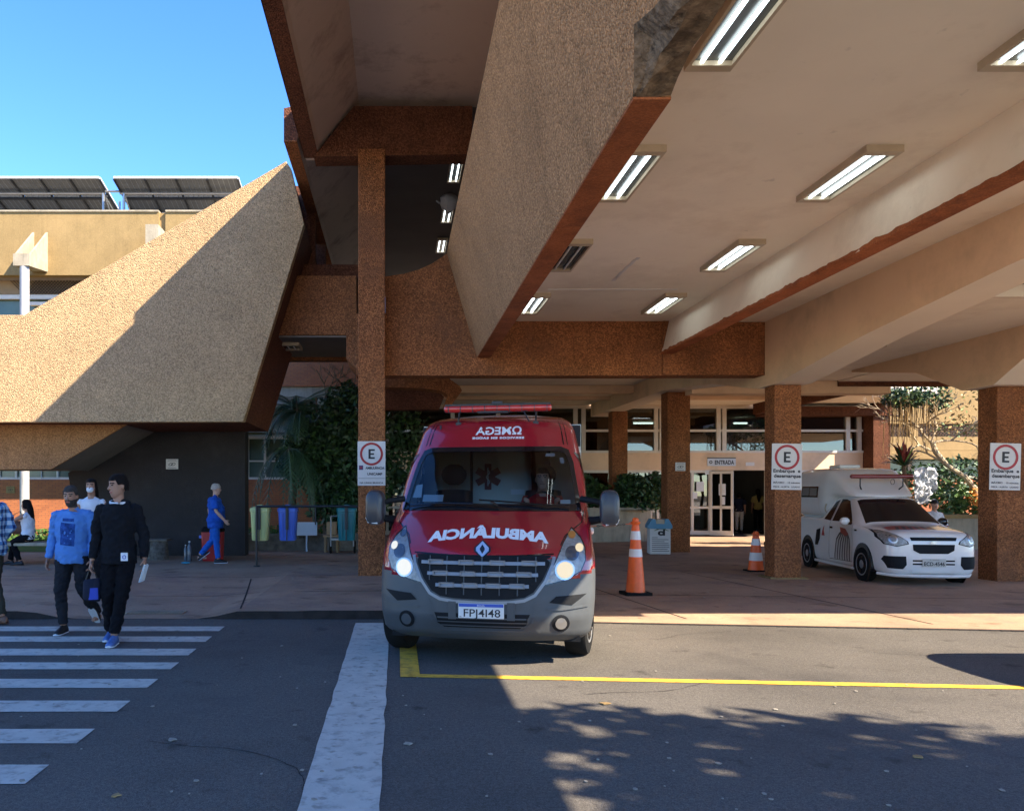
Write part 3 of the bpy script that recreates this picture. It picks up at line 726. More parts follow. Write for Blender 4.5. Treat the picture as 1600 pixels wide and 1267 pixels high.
# rain spout brackets
def spout(X0,X1):
    m=MB()
    m.box(X0,X1,26.6,26.68,8.97,9.36)
    for xa,xb in ((X0,X0+.07),(X1-.07,X1)):
        m.prism([(xa,26.68,8.97),(xa,26.68,9.36),(xa,28,10.5),(xa,28,9.14)],(xb-xa,0,0))
    m.prism([(X0+.07,26.68,8.98),(X0+.07,26.68,9.06),(X0+.07,28,9.3),(X0+.07,28,9.15)],(X1-X0-.14,0,0))
    return wp('rain_spout',m,'concrete')
spout(-12.56,-12.02)
wp('rain_spout', MB().box(-8.32,-7.90,26.9,28,8.9,10.42),'concrete')
for X in (-12.25,):
    wp('round_column', MB().lathe([(.15,0),(.145,4),(.15,8.97)],20,(X,26.75,0)),'white_post',smooth=True)
p=P(16.5,765,28.29); plaque('emblem_sign','yellowed sign with ring emblem on the brick wall at the far left','sign',p.x,28.28,p.z,.30,.25,'facade_yellow')
# solar arrays
def solar(name,label,X0,X1):
    t=thing(name,label,'solar panels',((X0+X1)/2,30,10.9)); 
    ya,za,yb,zb=29,12.74,32.2,12.0
    def S(x,u,d=0): return Vector((x,ya+(yb-ya)*u,za+(zb-za)*u+d))
    m=MB(); n=int((X1-X0)/1.0)
    for i in range(n):
        xa=X0+(X1-X0)*i/n; xb=X0+(X1-X0)*(i+1)/n
        for j in range(3):
            q=[S(xa+.02,j/3+.008),S(xb-.02,j/3+.008),S(xb-.02,(j+1)/3-.008),S(xa+.02,(j+1)/3-.008)]
            m.prism(q,(0,0,.04))
    m.build('panel_sheet','solar_back',t)
    m=MB()
    for i in range(n*6):
        x=X0+(X1-X0)*i/(n*6); m.prism([S(x,0,-.004),S(x+.012,0,-.004),S(x+.012,1,-.004),S(x,1,-.004)],(0,0,.002))
    m.build('panel_ribs','steel',t)
    m=MB(); m.prism([S(X0,-.012,-.01),S(X1,-.012,-.01),S(X1,0,-.01),S(X0,0,-.01)],(0,0,.07)); m.prism([S(X1,0,-.01),S(X1+.05,0,-.01),S(X1+.05,1,-.01),S(X1,1,-.01)],(0,0,.06)); m.build('panel_rim','solar_rim',t)
    m=MB()
    for u in (.33,.66,.97): m.prism([S(X0,u,-.09),S(X1,u,-.09),S(X1,u+.03,-.09),S(X0,u+.03,-.09)],(0,0,.07))
    for i in range(n+1):
        x=X0+(X1-X0)*i/n; m.prism([S(x-.03,0,-.05),S(x+.03,0,-.05),S(x+.03,1,-.05),S(x-.03,1,-.05)],(0,0,.04))
    m.build('purlin','black_metal',t)
    m=MB(); m.tube([S(X0,.2,-.15),S(X1,.2,-.15)],.045,6)
    for x in (X0+.15,X1-.08):
        m.tube([S(x,.2,-.15),Vector((x,29.64,10.9))],.05,6); m.tube([S(x,.9,-.12),Vector((x,31.9,10.9))],.05,6); m.tube([S(x,.25,-.2),Vector((x,31.9,11.0))],.03,6); m.tube([S(x,.9,-.2),Vector((x,29.7,11.0))],.03,6)
    m.build('support_frame','steel',t)
solar('solar_array','left solar panel array on the ochre wing roof, cut by the picture edge',-15.9,-10.62)
solar('solar_array','right solar panel array on the ochre wing roof above the ramp slope',-10.1,-5.68)
m=MB(); m.tube([(-10.62,29.6,12.5),(-10.1,29.6,12.5)],.04,6); m.tube([(-10.3,30.2,12.35),(-10.3,30.2,10.9)],.04,6); m.tube([(-10.62,29.7,12.3),(-10.15,31.5,11.0)],.03,6)
tag(m.build('roof_bracing','steel'),'grey steel bracing between the two solar arrays','frame')
# ================================================================ ENTRANCE BLOCK
EY=28.6
ent = thing('entrance_block','glazed hospital entrance building with pale metal frames at the back of the bay','building',(8,EY,0))
def ep(name,mb,mt,**k): return mb.build(name,mt,ent,**k)
ep('fascia', MB().box(-.4,16.4,EY,EY+.25,2.33,2.97), 'beam_paint')
ep('upper_wall', MB().box(-.4,16.4,EY,EY+.25,4.56,5.4), 'ceiling_paint')
ep('hall_ceiling', MB().box(-.4,16.4,EY+.25,40,4.5,4.56), 'hall_ceiling')
ep('hall_wall', MB().box(-.4,16.4,40,40.2,0,4.5).box(-.5,-.4,EY,40,0,4.5).box(16.4,16.5,EY+.3,40,0,4.5).box(9.5,9.6,33,40,0,4.5).box(14.2,14.3,31,40,0,3), 'hall_wall')
ep('hall_floor', MB().box(-.4,16.4,EY,40,.0,.06), 'dark_room')
m=MB()
for x in (-.38,1.9,3.5,6.22,6.5,9.05,9.24,11.25,11.45,13.5,13.7,15.8,16.2): m.box(x,x+.14,EY-.03,EY+.06,2.97,4.56)
m.box(-.4,16.4,EY-.02,EY+.05,3.68,3.76).box(-.4,16.4,EY-.035,EY+.06,4.5,4.57).box(-.4,16.4,EY-.04,EY+.06,2.94,3.02)
ep('window_frame', m,'white_frame')
for xa,xb in ((-.3,6.3),(6.35,9.15),(9.2,11.35),(11.4,13.6),(13.65,16.35)):
    ep('window_pane', MB().box(xa+.02,xb-.02,EY+.062,EY+.068,3.0,4.5),'glass_window')
m=MB()
for x in (-.38,1.8,4.0,6.4,8.9,9.15,10.36,10.98,12.96,14.4,16.2): m.box(x,x+.09,EY+.0,EY+.08,.05,2.33)
m.box(-.4,11.02,EY+.001,EY+.079,.98,1.06).box(-.4,11.02,EY+.001,EY+.079,.05,.2).box(-.4,11.02,EY+.001,EY+.079,2.24,2.33).box(13.0,16.3,EY+.001,EY+.079,2.24,2.33).box(13.0,16.3,EY+.001,EY+.079,.98,1.06)
ep('door_frame', m,'white_frame')
for xa,xb in ((-.3,6.4),(6.5,10.36),(10.46,10.98),(13.05,16.2)): ep('window_pane', MB().box(xa,xb,EY+.081,EY+.087,.2,2.24),'glass_window')
# folded door leaf
m=MB(); a=Vector((11.02,EY-.02,0)); dr=Vector((.62,-.45,0)).normalized()
def leaf(s0,s1,z0,z1):
    p0=a+dr*s0; p1=a+dr*s1; nn=Vector((dr.y,-dr.x,0))*.045
    m.add([p0+Vector((0,0,z0)),p1+Vector((0,0,z0)),p1+Vector((0,0,z1)),p0+Vector((0,0,z1)),p0+nn+Vector((0,0,z0)),p1+nn+Vector((0,0,z0)),p1+nn+Vector((0,0,z1)),p0+nn+Vector((0,0,z1))],[(0,1,2,3),(4,7,6,5),(0,4,5,1),(1,5,6,2),(2,6,7,3),(3,7,4,0)])
for q in ((0,.07,.05,2.3),(.70,.78,.05,2.3),(.07,.70,.05,.22),(.07,.70,.98,1.08),(.07,.70,2.2,2.3),(.34,.40,.22,2.2)): leaf(*q)
dl=ep('door_leaf', m,'white_frame')
m=MB(); leaf(.3,.52,1.45,1.85); m.build('paper_notice','paper',ent); m=MB(); leaf(.34,.5,1.12,1.4); m.build('paper_notice','paper',ent)
for (px,py,w,h) in ((1094,760,.26,.34),(1086,774,.16,.22),(1105,738,.15,.15)):
    p=P(px,py,EY-.02); MB().box(p.x-w/2,p.x+w/2,EY-.02,EY-.012,p.z-h/2,p.z+h/2).build('paper_notice','paper',ent)
m=MB()
for i in range(9):
    x=10.5+i*.05; m.box(x,x+.03,EY+.3,EY+.34,.25,.95)
m.box(8.9,10.3,EY+.5,EY+.9,.06,.8)
ep('counter', m,'concrete')
# entrance sign
t=thing('entrance_sign','pale blue sign reading ENTRADA over the open entrance door','sign',P(1127,722,EY-.01)); p=P(1127.5,722,EY-.03)
MB().box(p.x-.50,p.x+.50,EY-.03,EY-.002,p.z-.13,p.z+.13).build('board','sign_blue',t); MB().box(p.x-.50,p.x+.50,EY-.036,EY-.004,p.z+.132,p.z+.16).build('board_edge','ink',t)
m=MB(); txt(m,'ENTRADA',(p.x+.1,EY-.034,p.z-.075),.2,bold=.006,wid=.68)
for k in range(10):
    a0=2*math.pi*k/10; m.box(-.02,.02,0,.002,.03,.055,M=Matrix.Translation((p.x-.38,EY-.035,p.z))@Matrix.Rotation(a0,4,'Y'))
m.build('lettering','ink',t)
p=P(1172,725,EY-.01); tag(MB().box(p.x-.15,p.x+.15,EY-.02,EY-.004,p.z-.06,p.z+.06).build('door_label','sign_white'),'small white plate on the fascia right of the ENTRADA sign','sign')
# hall lights seen through the glass
for i,(px,py,Y,w) in enumerate(((1002,661,34,1.0),(1158,661,32,.5),(1262,660,33,.5),(914,661,36,.9),(660,662,36,.8),(1095,661,36,.8))):
    x=(px-CX)/F*Y; z=EYE-(py-CY)/F*Y
    t=tag(MB().box(x-w/2,x+w/2,Y,Y+.12,z-.03,z+.03).build('hall_light','tube_lit'),['lit tube inside the hall above the far brown column','short lit tube behind glass above the ENTRADA sign','lit tube behind glass right of the signed front column','lit tube behind glass right of the ambulance roof','lit tube behind glass left of the ambulance roof','lit tube behind glass between the far and middle brown columns'][i],'ceiling light','tubes inside the entrance hall')
ep('corner_pilaster', MB().box(16.42,17.0,28.0,28.9,0,5.2), 'pebble_dark_shade')
ep('roof_band', MB().box(12.6,17.0,27.9,28.58,4.2,4.5), 'pebble_dark_shade')
# yellow wing at the back right
yw = thing('yellow_wing','sunlit yellow hospital wing with lattice vents behind the bare tree','building',(24,33,0))
def yp(name,mb,mt,**k): return mb.build(name,mt,yw,**k)
yp('wall', MB().box(17,42,33,33.3,4.33,9.5), 'facade_yellow'); yp('wall', MB().box(17,42,33.0,33.3,3.25,3.8), 'facade_yellow')
yp('vent_back', MB().box(17,42,33.15,33.3,3.8,4.33),'lattice_back')
m=MB(); x=17.2
while x<27:
    for s in (1,-1): m.prism([(x,33.08,3.8),(x+.03,33.08,3.8),(x+.03+s*.5,33.08,4.33),(x+s*.5,33.08,4.33)],(0,.03,0))
    x+=.13
yp('vent_lattice', m,'lattice'); yp('pier', MB().box(20.8,21.15,32.98,33.29,3.8,4.33).box(17,17.35,32.7,33.29,0,6),'facade_yellow')
yp('window_glass', MB().box(17,42,33.9,33.95,2.2,3.25),'green_glass'); yp('window_sill', MB().box(17,42,33.4,33.9,2.1,2.2),'concrete')
m=MB()
for x in (19.5,21.2,22.9,24.6,26.3): m.box(x,x+.18,33.7,33.88,2.2,3.25)
yp('window_frame', m,'concrete'); yp('brick_wall', MB().box(17,42,33.42,33.8,0,2.1),'brick')
yp('brick_wall', MB().box(17,42,33.0,33.3,2.9,3.24),'facade_yellow')
# ================================================================ FOLIAGE
def leafcloud(m, clumps, n, size, mis=(0,), flat=.0, droop=0):
    for (cx,cy,cz,rx,ry,rz,wt) in clumps:
        for i in range(int(n*wt)):
            while 1:
                u=Vector((random.uniform(-1,1),random.uniform(-1,1),random.uniform(-1,1)))
                if u.length<1 and u.length>random.random()*.75: break
            k=1+.35*noise.noise(Vector((u.x*2.2+cx,u.y*2.2+cy,u.z*2.2+cz)))
            c=Vector((cx+u.x*rx*k,cy+u.y*ry*k,cz+u.z*rz*k)); s=size*random.uniform(.6,1.35)
            a=Vector((random.gauss(0,1),random.gauss(0,1),random.gauss(0,.8)-droop)).normalized(); b=a.cross(Vector((random.gauss(0,1),random.gauss(0,1),random.gauss(0,1)))).normalized()
            m.add([c-a*s,c+b*s*.42,c+a*s,c-b*s*.42],[(0,1,2,3)],random.choice(mis))
    return m
def frond(m, o, az, L, up, droop, n=16, w=.35, mi=0):
    pts=[]; 
    for i in range(n+1):
        t=i/n; r=L*t*(1-.25*t*droop); z=up*t-droop*L*.75*t*t
        pts.append(Vector(o)+Vector((math.cos(az)*r,math.sin(az)*r,z)))
    m.tube(pts,[.018*(1-.8*i/n)+.003 for i in range(n+1)],4,mi)
    sd=Vector((-math.sin(az),math.cos(az),0))
    for i in range(2,n+1):
        t=i/n; d=(pts[i]-pts[i-1]).normalized(); ll=w*math.sin(math.pi*min(1,t*.85+.12))
        for s in (-1,1):
            tip=pts[i]+sd*s*ll*.8+d*ll*.7+Vector((0,0,-.3*ll)); 
            m.add([pts[i]-d*.025,pts[i]+d*.025,tip],[(0,1,2)],mi)
random.seed(11)
bush=thing('broadleaf_tree','dense dark broadleaf tree between the ramp wall and the signed left column','tree',(-2.2,22.5,0))
m=leafcloud(MB(),[(-1.9,22.6,3.0,1.2,1.1,1.1,.4),(-1.5,22.4,2.2,1.2,1.1,1.2,.45),(-1.3,22.8,3.9,.8,.8,.7,.2),(-2.6,22.5,2.6,.7,.9,.8,.2),(-1.3,22.3,1.3,1.1,.8,.8,.25),(-.2,23.5,3.0,1.2,.8,1.6,.35)],9000,.095,(0,0,0,1))
m.build('crown',['leaf_dark','leaf'],bush)
m=MB()
for k in range(5):
    x=-2.2+.25*k; m.tube([(x,22.5,0),(x+.05*k-.1,22.5,1.2),(x+.2*k-.4,22.6,2.6),(x+.3*k-.6,22.6,4.2)],[.09,.07,.05,.02],7)
m.build('trunk','bark',bush)
palm=thing('palm_tree','feathery blue-green palm behind the dark tree beside the ramp wall','palm',(-3.2,23.5,0))
m=MB()
for k in range(26): frond(m,(-3.0,23.6,4.0),random.uniform(0,6.28),random.uniform(1.4,2.2),random.uniform(.1,1.2),random.uniform(.4,1.3),18,.4)
for k in range(14): frond(m,(-2.5,21.6,3.6),random.uniform(2.6,5.2),random.uniform(1.0,1.6),random.uniform(.2,.9),random.uniform(.8,1.4),18,.45)
for k in range(22): frond(m,(-2.9,21.7,2.7),random.uniform(2.4,6.6),random.uniform(1.2,1.7),random.uniform(-.3,.4),random.uniform(1.2,1.9),16,.4)
m.build('crown','frond',palm)
MB().tube([(-3.1,23.6,0),(-3.0,23.6,2),(-3.0,23.6,4)],[.14,.11,.10],9).build('trunk','bark',palm)
tw=MB()
def twig(m,p,d,l,r,dep,mi=0,spread=.7):
    q=p+d*l; m.tube([p,p.lerp(q,.5)+Vector((random.uniform(-1,1),0,random.uniform(-1,1)))*l*.07,q],[r,r*.85,r*.65],6,mi)
    if dep>0:
        for k in range(random.choice((2,2,3))):
            dd=(d+Vector((random.uniform(-1,1),random.uniform(-.6,.6),random.uniform(-.7,1)))*spread).normalized(); twig(m,q,dd,l*random.uniform(.6,.85),r*.65,dep-1,mi,spread)
random.seed(21)
for x in (-2.2,-1.5,-1.1): twig(tw,Vector((x,24.4,3.8)),Vector((.1,0,1)).normalized(),.6,.035,4)
tag(tw.build('bare_branches','bark'),'bare twisted branches in front of the upper brick wall','branches')
random.seed(31)
m=leafcloud(MB(),[(-3.2,25.2,.25,2.2,.8,.28,.4),(-10.5,25.8,.2,4.5,1.2,.22,.7)],4500,.06,(0,1))
tag(m.build('ground_cover',['leaf','grass']),'low green ground cover along the foot of the hospital wing','ground cover',kind='stuff')
m=MB(); m.add([(-30,20.6,.06),(-4.3,20.6,.06),(-4.3,28.3,.06),(-30,28.3,.06)],[(0,1,2,3)]); m.add([(-4.3,21.4,.061),(-.45,21.4,.061),(-.45,28.3,.061),(-4.3,28.3,.061)],[(0,1,2,3)])
tag(m.build('lawn','grass'),'patch of short grass behind the ramp wall','grass',kind='stuff')
wallz=thing('planter_wall','low grey planter wall running behind the row of hanging bins','planter',(-2.5,21.5,0)); MB().box(-4.4,-.5,21.2,21.4,0,.42).build('wall','concrete_dark',wallz); MB().box(-4.42,-.48,21.15,21.45,.42,.48).build('coping','concrete_dark',wallz)
p=P(479,826,20.8); tag(MB().box(p.x-.27,p.x+.27,20.8,20.83,p.z-.17,p.z+.17).box(p.x-.02,p.x+.02,20.8,20.84,0.03,p.z-.17).build('notice_board','sign_blue',bevel=.004),'pale blue board low behind the blue hanging bin','board')
p=P(518,825,20.6); tag(MB().box(p.x-.12,p.x+.12,20.5,20.75,p.z-.16,p.z+.16).box(p.x-.2,p.x+.2,20.45,20.8,p.z-.22,p.z-.17).box(p.x-.18,p.x-.12,20.5,20.75,.04,p.z-.22).box(p.x+.12,p.x+.18,20.5,20.75,.04,p.z-.22).build('cardboard_box','box_cardboard',bevel=.006),'brown cardboard box on a low stand beside the teal hanging bin','box')
# hand cart with wheels behind the teal bin
ct=thing('hand_cart','dark hand cart with small wheels behind the teal hanging bin','cart',(-1.35,20.3,0.03))
m=MB(); m.box(-.28,.28,-.2,.2,.35,.40).tube([(-.28,-.2,.2),(-.28,-.2,.95)],.018,6).tube([(.28,-.2,.2),(.28,-.2,.95)],.018,6).tube([(-.28,-.2,.95),(.28,-.2,.95)],.018,6); m.build('frame','grey_metal',ct,world=False)
for x in (-.3,.3):
    MB().lathe([(.02,-.02),(.15,-.025),(.17,0),(.15,.025),(.02,.02)],16,(x,0,.17),'x').build('wheel','rubber',ct,world=False)
# planter in front of entrance with shrubs
pw=thing('curved_planter','curved pale concrete planter in front of the glazed entrance','planter',(7,25.6,0))
m=MB(); K=24; fo=[];ba=[]
for i in range(K+1):
    x=2.2+5.9*i/K; y=24.9+.9*((i/K-.25)**2)*2; fo.append((x,y)); ba.append((x,y+.2))
rings=[[Vector((fo[i][0],fo[i][1],0)),Vector((fo[i][0],fo[i][1],1.08)),Vector((ba[i][0],ba[i][1],1.08)),Vector((ba[i][0],ba[i][1],0))] for i in range(K+1)]
m.loft(rings); m.build('wall','concrete',pw)
m=MB(); m.add([(2.2,25.1,1.0),(8.1,25.3,1.0),(8.1,27,1.0),(2.2,27,1.0)],[(0,1,2,3)]).build('soil','earth',pw)
random.seed(41)
for i,(x,y,r) in enumerate(((7.7,26,.75),(8.6,26.4,.55),(6.1,26.2,.7),(4.6,26.1,.7))):
    m=leafcloud(MB(),[(x,y,1.45,r,.5,.55,.5),(x-.2,y,1.8,r*.7,.4,.4,.3)],2600,.085,(0,0,1))
    for k in range(12): frond(m,(x+random.uniform(-.3,.3),y,1.2),random.uniform(0,6.28),.8,.9,.8,10,.22,0)
    tag(m.build('planter_shrub',['leaf_dark','leaf']),['dark leafy shrub in the curved planter left of the middle brown column','small dark shrub in the planter just right of the far column','dark shrub in the planter in front of the far brown column','shrub in the curved planter hidden mostly by the white van mirror'][i] if i!=3 else 'dark shrub in the curved planter close to the ambulance mirror','shrub','shrubs in the entrance planter')
# right courtyard: planter, bare tree, bromeliad, hanging moss, flowering shrubs
cp=thing('courtyard_planter','long low concrete planter in the sunny courtyard behind the white pickup','planter',(18,22,0))
MB().box(13.2,26,22,22.25,0,.86).build('wall','concrete',cp); MB().box(13.15,26,21.94,22.32,.86,.96).build('coping','facade_yellow',cp)
MB().add([(13.2,22.3,.8),(26,22.3,.8),(26,26,.8),(13.2,26,.8)],[(0,1,2,3)]).build('soil','earth',cp)
random.seed(9)
bt=thing('bare_tree','leaning pale tree with bare tangled branches in the courtyard','tree',(15.7,22.8,.8))
m=MB(); TY=22.8
tr=[P(1531,800,TY),P(1524,765,TY),P(1508,745,TY),P(1480,727,TY),P(1462,706,TY),P(1456,690,TY)]
tr[0].z=.8
m.tube(tr,[.09,.085,.07,.06,.075,.06],9)
for q,d,l in ((P(1456,692,TY),(-.5,0,.55),.55),(P(1456,692,TY),(.3,.1,.7),.5),(P(1462,706,TY),(-.8,-.1,.3),.55),(P(1475,722,TY),(-.6,.1,.35),.5),(P(1456,692,TY),(.8,0,.1),.55),(P(1440,672,TY),(-.7,0,.5),.6)):
    twig(m,q,Vector(d).normalized(),l,.042,5,0,.85)
m.build('trunk','bark_pale',bt)
m=leafcloud(MB(),[(P(1500,668,23).x,23,P(1500,668,23).z,1.0,.6,.35,.12),(P(1520,640,23).x,23,P(1520,640,23).z,.6,.6,.8,.14),(P(1595,650,22).x,22,P(1595,650,22).z,.5,.6,1.2,.3)],1500,.06,(0,1)); m.build('crown',['leaf_light','dry_leaf'],bt)
br=thing('bromeliad','spiky red-centred bromeliad perched above the white pickup roof','plant',P(1412,722,21.5)); o=P(1412,728,21.5); m=MB()
for k in range(70):
    az=random.uniform(0,6.28); el=random.uniform(.1,1.4); L=random.uniform(.5,1.0); d=Vector((math.cos(az)*math.cos(el),math.sin(az)*math.cos(el)*.6,math.sin(el))); s=Vector((-math.sin(az),math.cos(az),0))*.03
    mid=o+d*L*.6; tip=o+d*L+Vector((0,0,-.2*L)); m.add([o-s,o+s,mid+s,mid-s,tip],[(0,1,2,3),(3,2,4)],1 if (el>.9 and random.random()<.7) else (2 if random.random()<.4 else 0))
m.build('leaves',['leaf_dark','leaf_red','leaf_light'],br)
MB().tube([(o.x,o.y,.8),(o.x+.1,o.y,1.4),o],[.07,.06,.05],7).build('stem','bark',br)
hm=thing('hanging_creeper','dark epiphyte with long brown hanging roots at the canopy edge','plant',P(1415,615,22.5)); m=MB(); 
top=P(1415,622,22.3)
for k in range(60):
    x=top.x+random.uniform(-.55,.75); z=top.z-random.uniform(0,.2); L=random.uniform(.5,1.6); y=22.3+random.uniform(-.3,.3)
    m.tube([(x,y,z),(x+random.uniform(-.05,.05),y,z-L*.5),(x+random.uniform(-.08,.08),y,z-L)],[.012,.01,.005],4)
m.tube([(top.x,22.3,top.z-.2),(top.x,22.3,4.7)],.05,6)
m.build('roots','dry_leaf',hm); m=leafcloud(MB(),[(top.x-.1,22.3,top.z,.6,.35,.3,.4),(top.x+.75,22.3,top.z+.05,.5,.35,.45,.25)],1800,.07,(0,0,1)); m.build('leaves',['leaf_dark','leaf_light'],hm)
fl=thing('flowering_shrub','sunlit shrub with orange flowers in the courtyard planter','shrub',P(1500,795,22.8)); o=P(1503,782,22.8)
m=leafcloud(MB(),[(o.x-.35,22.8,o.z,.5,.4,.5,.35),(o.x+.1,22.9,o.z+.1,.35,.3,.3,.15),(o.x+.1,22.8,o.z-.3,.6,.4,.4,.3)],1500,.08,(0,1)); m.build('leaves',['leaf','leaf_light'],fl)
m=leafcloud(MB(),[(o.x+.22,22.6,o.z,.2,.2,.42,.3),(o.x+.75,22.6,o.z-.1,.3,.2,.4,.3)],500,.06,(0,)); m.build('flowers','flower_orange',fl)
m=leafcloud(MB(),[(P(1450,770,24.5).x,24.5,1.8,1.3,.7,.6,.3),(P(1505,755,25).x,25,2.1,1.2,.7,.6,.3)],2500,.09,(0,0,1)); tag(m.build('courtyard_shrub',['leaf_dark','leaf']),'dark green shrubs in the shade behind the orange flowers','shrub')
# lamp globe & plants just visible right of the right column
m=leafcloud(MB(),[(P(1600,640,21).x+.5,21,4.0,1.0,.6,1.4,.6),(P(1600,720,21).x+.5,21,2.0,.9,.6,1.2,.5)],1500,.08,(0,1,1)); tag(m.build('courtyard_tree',['leaf_dark','leaf_light']),'leafy tree in the gap at the far right edge beyond the right column','tree')
# trees behind the viewpoint: they cast the dappled shade on the road
def shade_tree(name,label,x,y,clumps,n,seed):
    random.seed(seed); t=thing(name,label,'tree',(x,y,0)); m=leafcloud(MB(),clumps,n,.17,(0,1)); m.build('crown',['leaf_dark','leaf'],t)
    m=MB(); m.tube([(x,y,0),(x+.1,y,1.6),(x-.1,y+.1,3.4),(x,y,5.4)],[.28,.22,.18,.1],10)
    for c in clumps: m.tube([(x,y,3.2),(x*.5+c[0]*.5,y*.5+c[1]*.5,3.2*.4+c[2]*.6),(c[0],c[1],c[2])],[.12,.08,.03],7)
    m.build('trunk','bark',t)
def cl(gx,gy,H,r,w,rz=.7): return (gx+1.02*H,gy-.3-.6*H,H,r,r,rz,w)
shade_tree('street_tree','leafy street tree beside the road behind the viewpoint, casting dappled shade',10.2,-1.8,
   [cl(1.7,5.45,6.2,.8,.45),cl(3.2,5.1,6.6,1.0,.7),cl(5.0,4.65,6.4,1.1,.8),cl(7.0,4.3,6.4,1.1,.7),cl(3.0,4.3,7.0,.9,.6),cl(5.0,3.9,7.0,1.2,.7),cl(1.6,4.5,6.4,.35,.14),cl(2.2,3.9,6.4,.5,.22),cl(4.0,3.1,7.0,1.5,.7),cl(7.4,3.4,7,1.4,.8)],1000,77)
shade_tree('street_tree','broad street tree across the road behind the viewpoint',-9,-16,[(-9,-16,5.5,2.6,2.4,1.8,1),(-7,-15,6.6,1.8,1.8,1.3,.6),(-11,-16,6.3,1.8,1.8,1.3,.6)],1500,78)
shade_tree('street_tree','tall street tree far across the road behind the viewpoint',3,-20,[(3,-20,6,3,2.4,2,1),(5,-19,7.4,2,1.8,1.4,.6)],1500,79)
# ================================================================ AMBULANCE (local: x right in the photo, y backwards, z up)
def lerpk(keys, z):
    if z<=keys[0][0]: return keys[0][1:]
    for a,b in zip(keys,keys[1:]):
        if z<=b[0]:
            t=(z-a[0])/(b[0]-a[0]); return tuple(p+(q-p)*t for p,q in zip(a[1:],b[1:]))
    return keys[-1][1:]
AK=[(.24,.13,.90,.34),(.30,.05,.97,.38),(.45,.0,1.0,.42),(.62,.01,1.015,.44),(.80,.03,1.02,.47),(.98,.07,1.015,.48),(1.06,.12,1.005,.48),(1.16,.26,.995,.46),(1.28,.46,.985,.42),(1.36,.62,.975,.38),
    (1.42,.76,.965,.34),(1.70,1.05,.945,.30),(1.98,1.36,.905,.28),(2.06,1.46,.89,.27),(2.14,1.54,.875,.27),(2.28,1.66,.845,.27),(2.38,1.80,.80,.28),(2.44,1.98,.72,.3),(2.475,2.25,.58,.3)]
AL=5.5
def aring(z,NU=30,NS=26):
    yc,w,b=lerpk(AK,z); pts=[]
    for i in range(NU+1):           # front, centre to corner
        t=i/NU; x=w*math.sin(t*math.pi/2)**1.05 if t>0 else 0; u=x/w
        y=yc+b*(1-(1-u**2.4)**(1/2.0)) ; pts.append((x,y,z))
    ye=pts[-1][1]
    for i in range(1,NS+1): pts.append((w,ye+(AL-ye)*i/NS,z))
    pts.append((w-.12,AL+.1,z)); pts.append((0,AL+.1,z))
    return pts
zs=[.24+.0355*i for i in range(63)]
half=[aring(z) for z in zs]; n=len(half[0])
av=[];af=[];grid={}
for s in (1,-1):
    base=len(av)
    for r in half: av+= [Vector((p[0]*s,p[1],p[2])) for p in r]
    for k in range(len(zs)-1):
        for i in range(n-1):
            f=(base+k*n+i,base+k*n+i+1,base+(k+1)*n+i+1,base+(k+1)*n+i); af.append(f if s==1 else f[::-1])
    top=base+(len(zs)-1)*n
# roof cap
rc=len(av); R0=half[-1]; 
loop=[Vector(p) for p in R0]+[Vector((-p[0],p[1],p[2])) for p in reversed(R0[:-1])][0:]
av2=[Vector((0,2.9,2.50)),Vector((0,AL-.3,2.49))]
bm_me=bpy.data.meshes.new('tmp'); bm_me.from_pydata([tuple(v) for v in av],[],af)
ABV=tree_of(bm_me)
def inpoly(p,poly):
    c=False; j=len(poly)-1
    for i in range(len(poly)):
        (xi,yi),(xj,yj)=poly[i],poly[j]
        if (yi>p[1])!=(yj>p[1]) and p[0]<(xj-xi)*(p[1]-yi)/(yj-yi)+xi: c=not c
        j=i
    return c
WS=[(-.90,1.40),(.90,1.40),(.885,1.52),(.83,1.90),(.78,2.04),(.70,2.075),(-.70,2.075),(-.78,2.04),(-.83,1.90),(-.885,1.52)]
WSi=[(-.84,1.47),(.84,1.47),(.835,1.54),(.785,1.88),(.745,1.99),(.68,2.02),(-.68,2.02),(-.745,1.99),(-.785,1.88),(-.835,1.54)]
mid=[(x*1.0,z) for x,z in [(-.87,1.435),(.87,1.435),(.86,1.53),(.808,1.89),(.762,2.015),(.69,2.048),(-.69,2.048),(-.762,2.015),(-.808,1.89),(-.86,1.53)]]
SW=[(1.22,1.46),(2.25,1.46),(2.25,1.98),(1.62,1.98)]
groups={'body':[], 'bumper':[], 'side':[]}
for f in af:
    c=sum((av[i] for i in f),Vector())/4
    front=c.y<2.2 and abs(c.x)<.93
    if front and inpoly((c.x,c.z),mid) and c.y<2: continue
    if abs(c.x)>.8 and c.y>1.15 and inpoly((c.y,c.z),SW): continue
    zl=.80+.07*max(0,abs(c.x)-.8)/.2 + (.19 if abs(c.x)<.66 else 0)
    wr=Vector((c.y-.86,c.z-.34)).length; wr2=Vector((c.y-4.5,c.z-.34)).length
    if abs(c.x)>.75 and (wr<.40 or wr2<.40): continue
    if c.z<zl and c.y<1.15: groups['bumper'].append(f)
    elif c.y>1.05+.9*max(0,(c.z-1.3)) and abs(c.x)>.7 and c.z<2.30 and not c.y<.9 : groups['side'].append(f)
    else: groups['body'].append(f)
vang=R(-11.5)
amb=thing('ambulance','dark red and grey van ambulance with mirrored AMBULÂNCIA lettering and headlights on','ambulance',(.76,7.32,0),vang)
def sub(fs): 
    used=sorted({i for f in fs for i in f}); mp={i:k for k,i in enumerate(used)}
    m=MB(); m.add([av[i] for i in used],[[mp[i] for i in f] for f in fs]); return m
def ap(name,mb,mt,parent=None,**k): return mb.build(name,mt,parent or amb,world=False,**k)
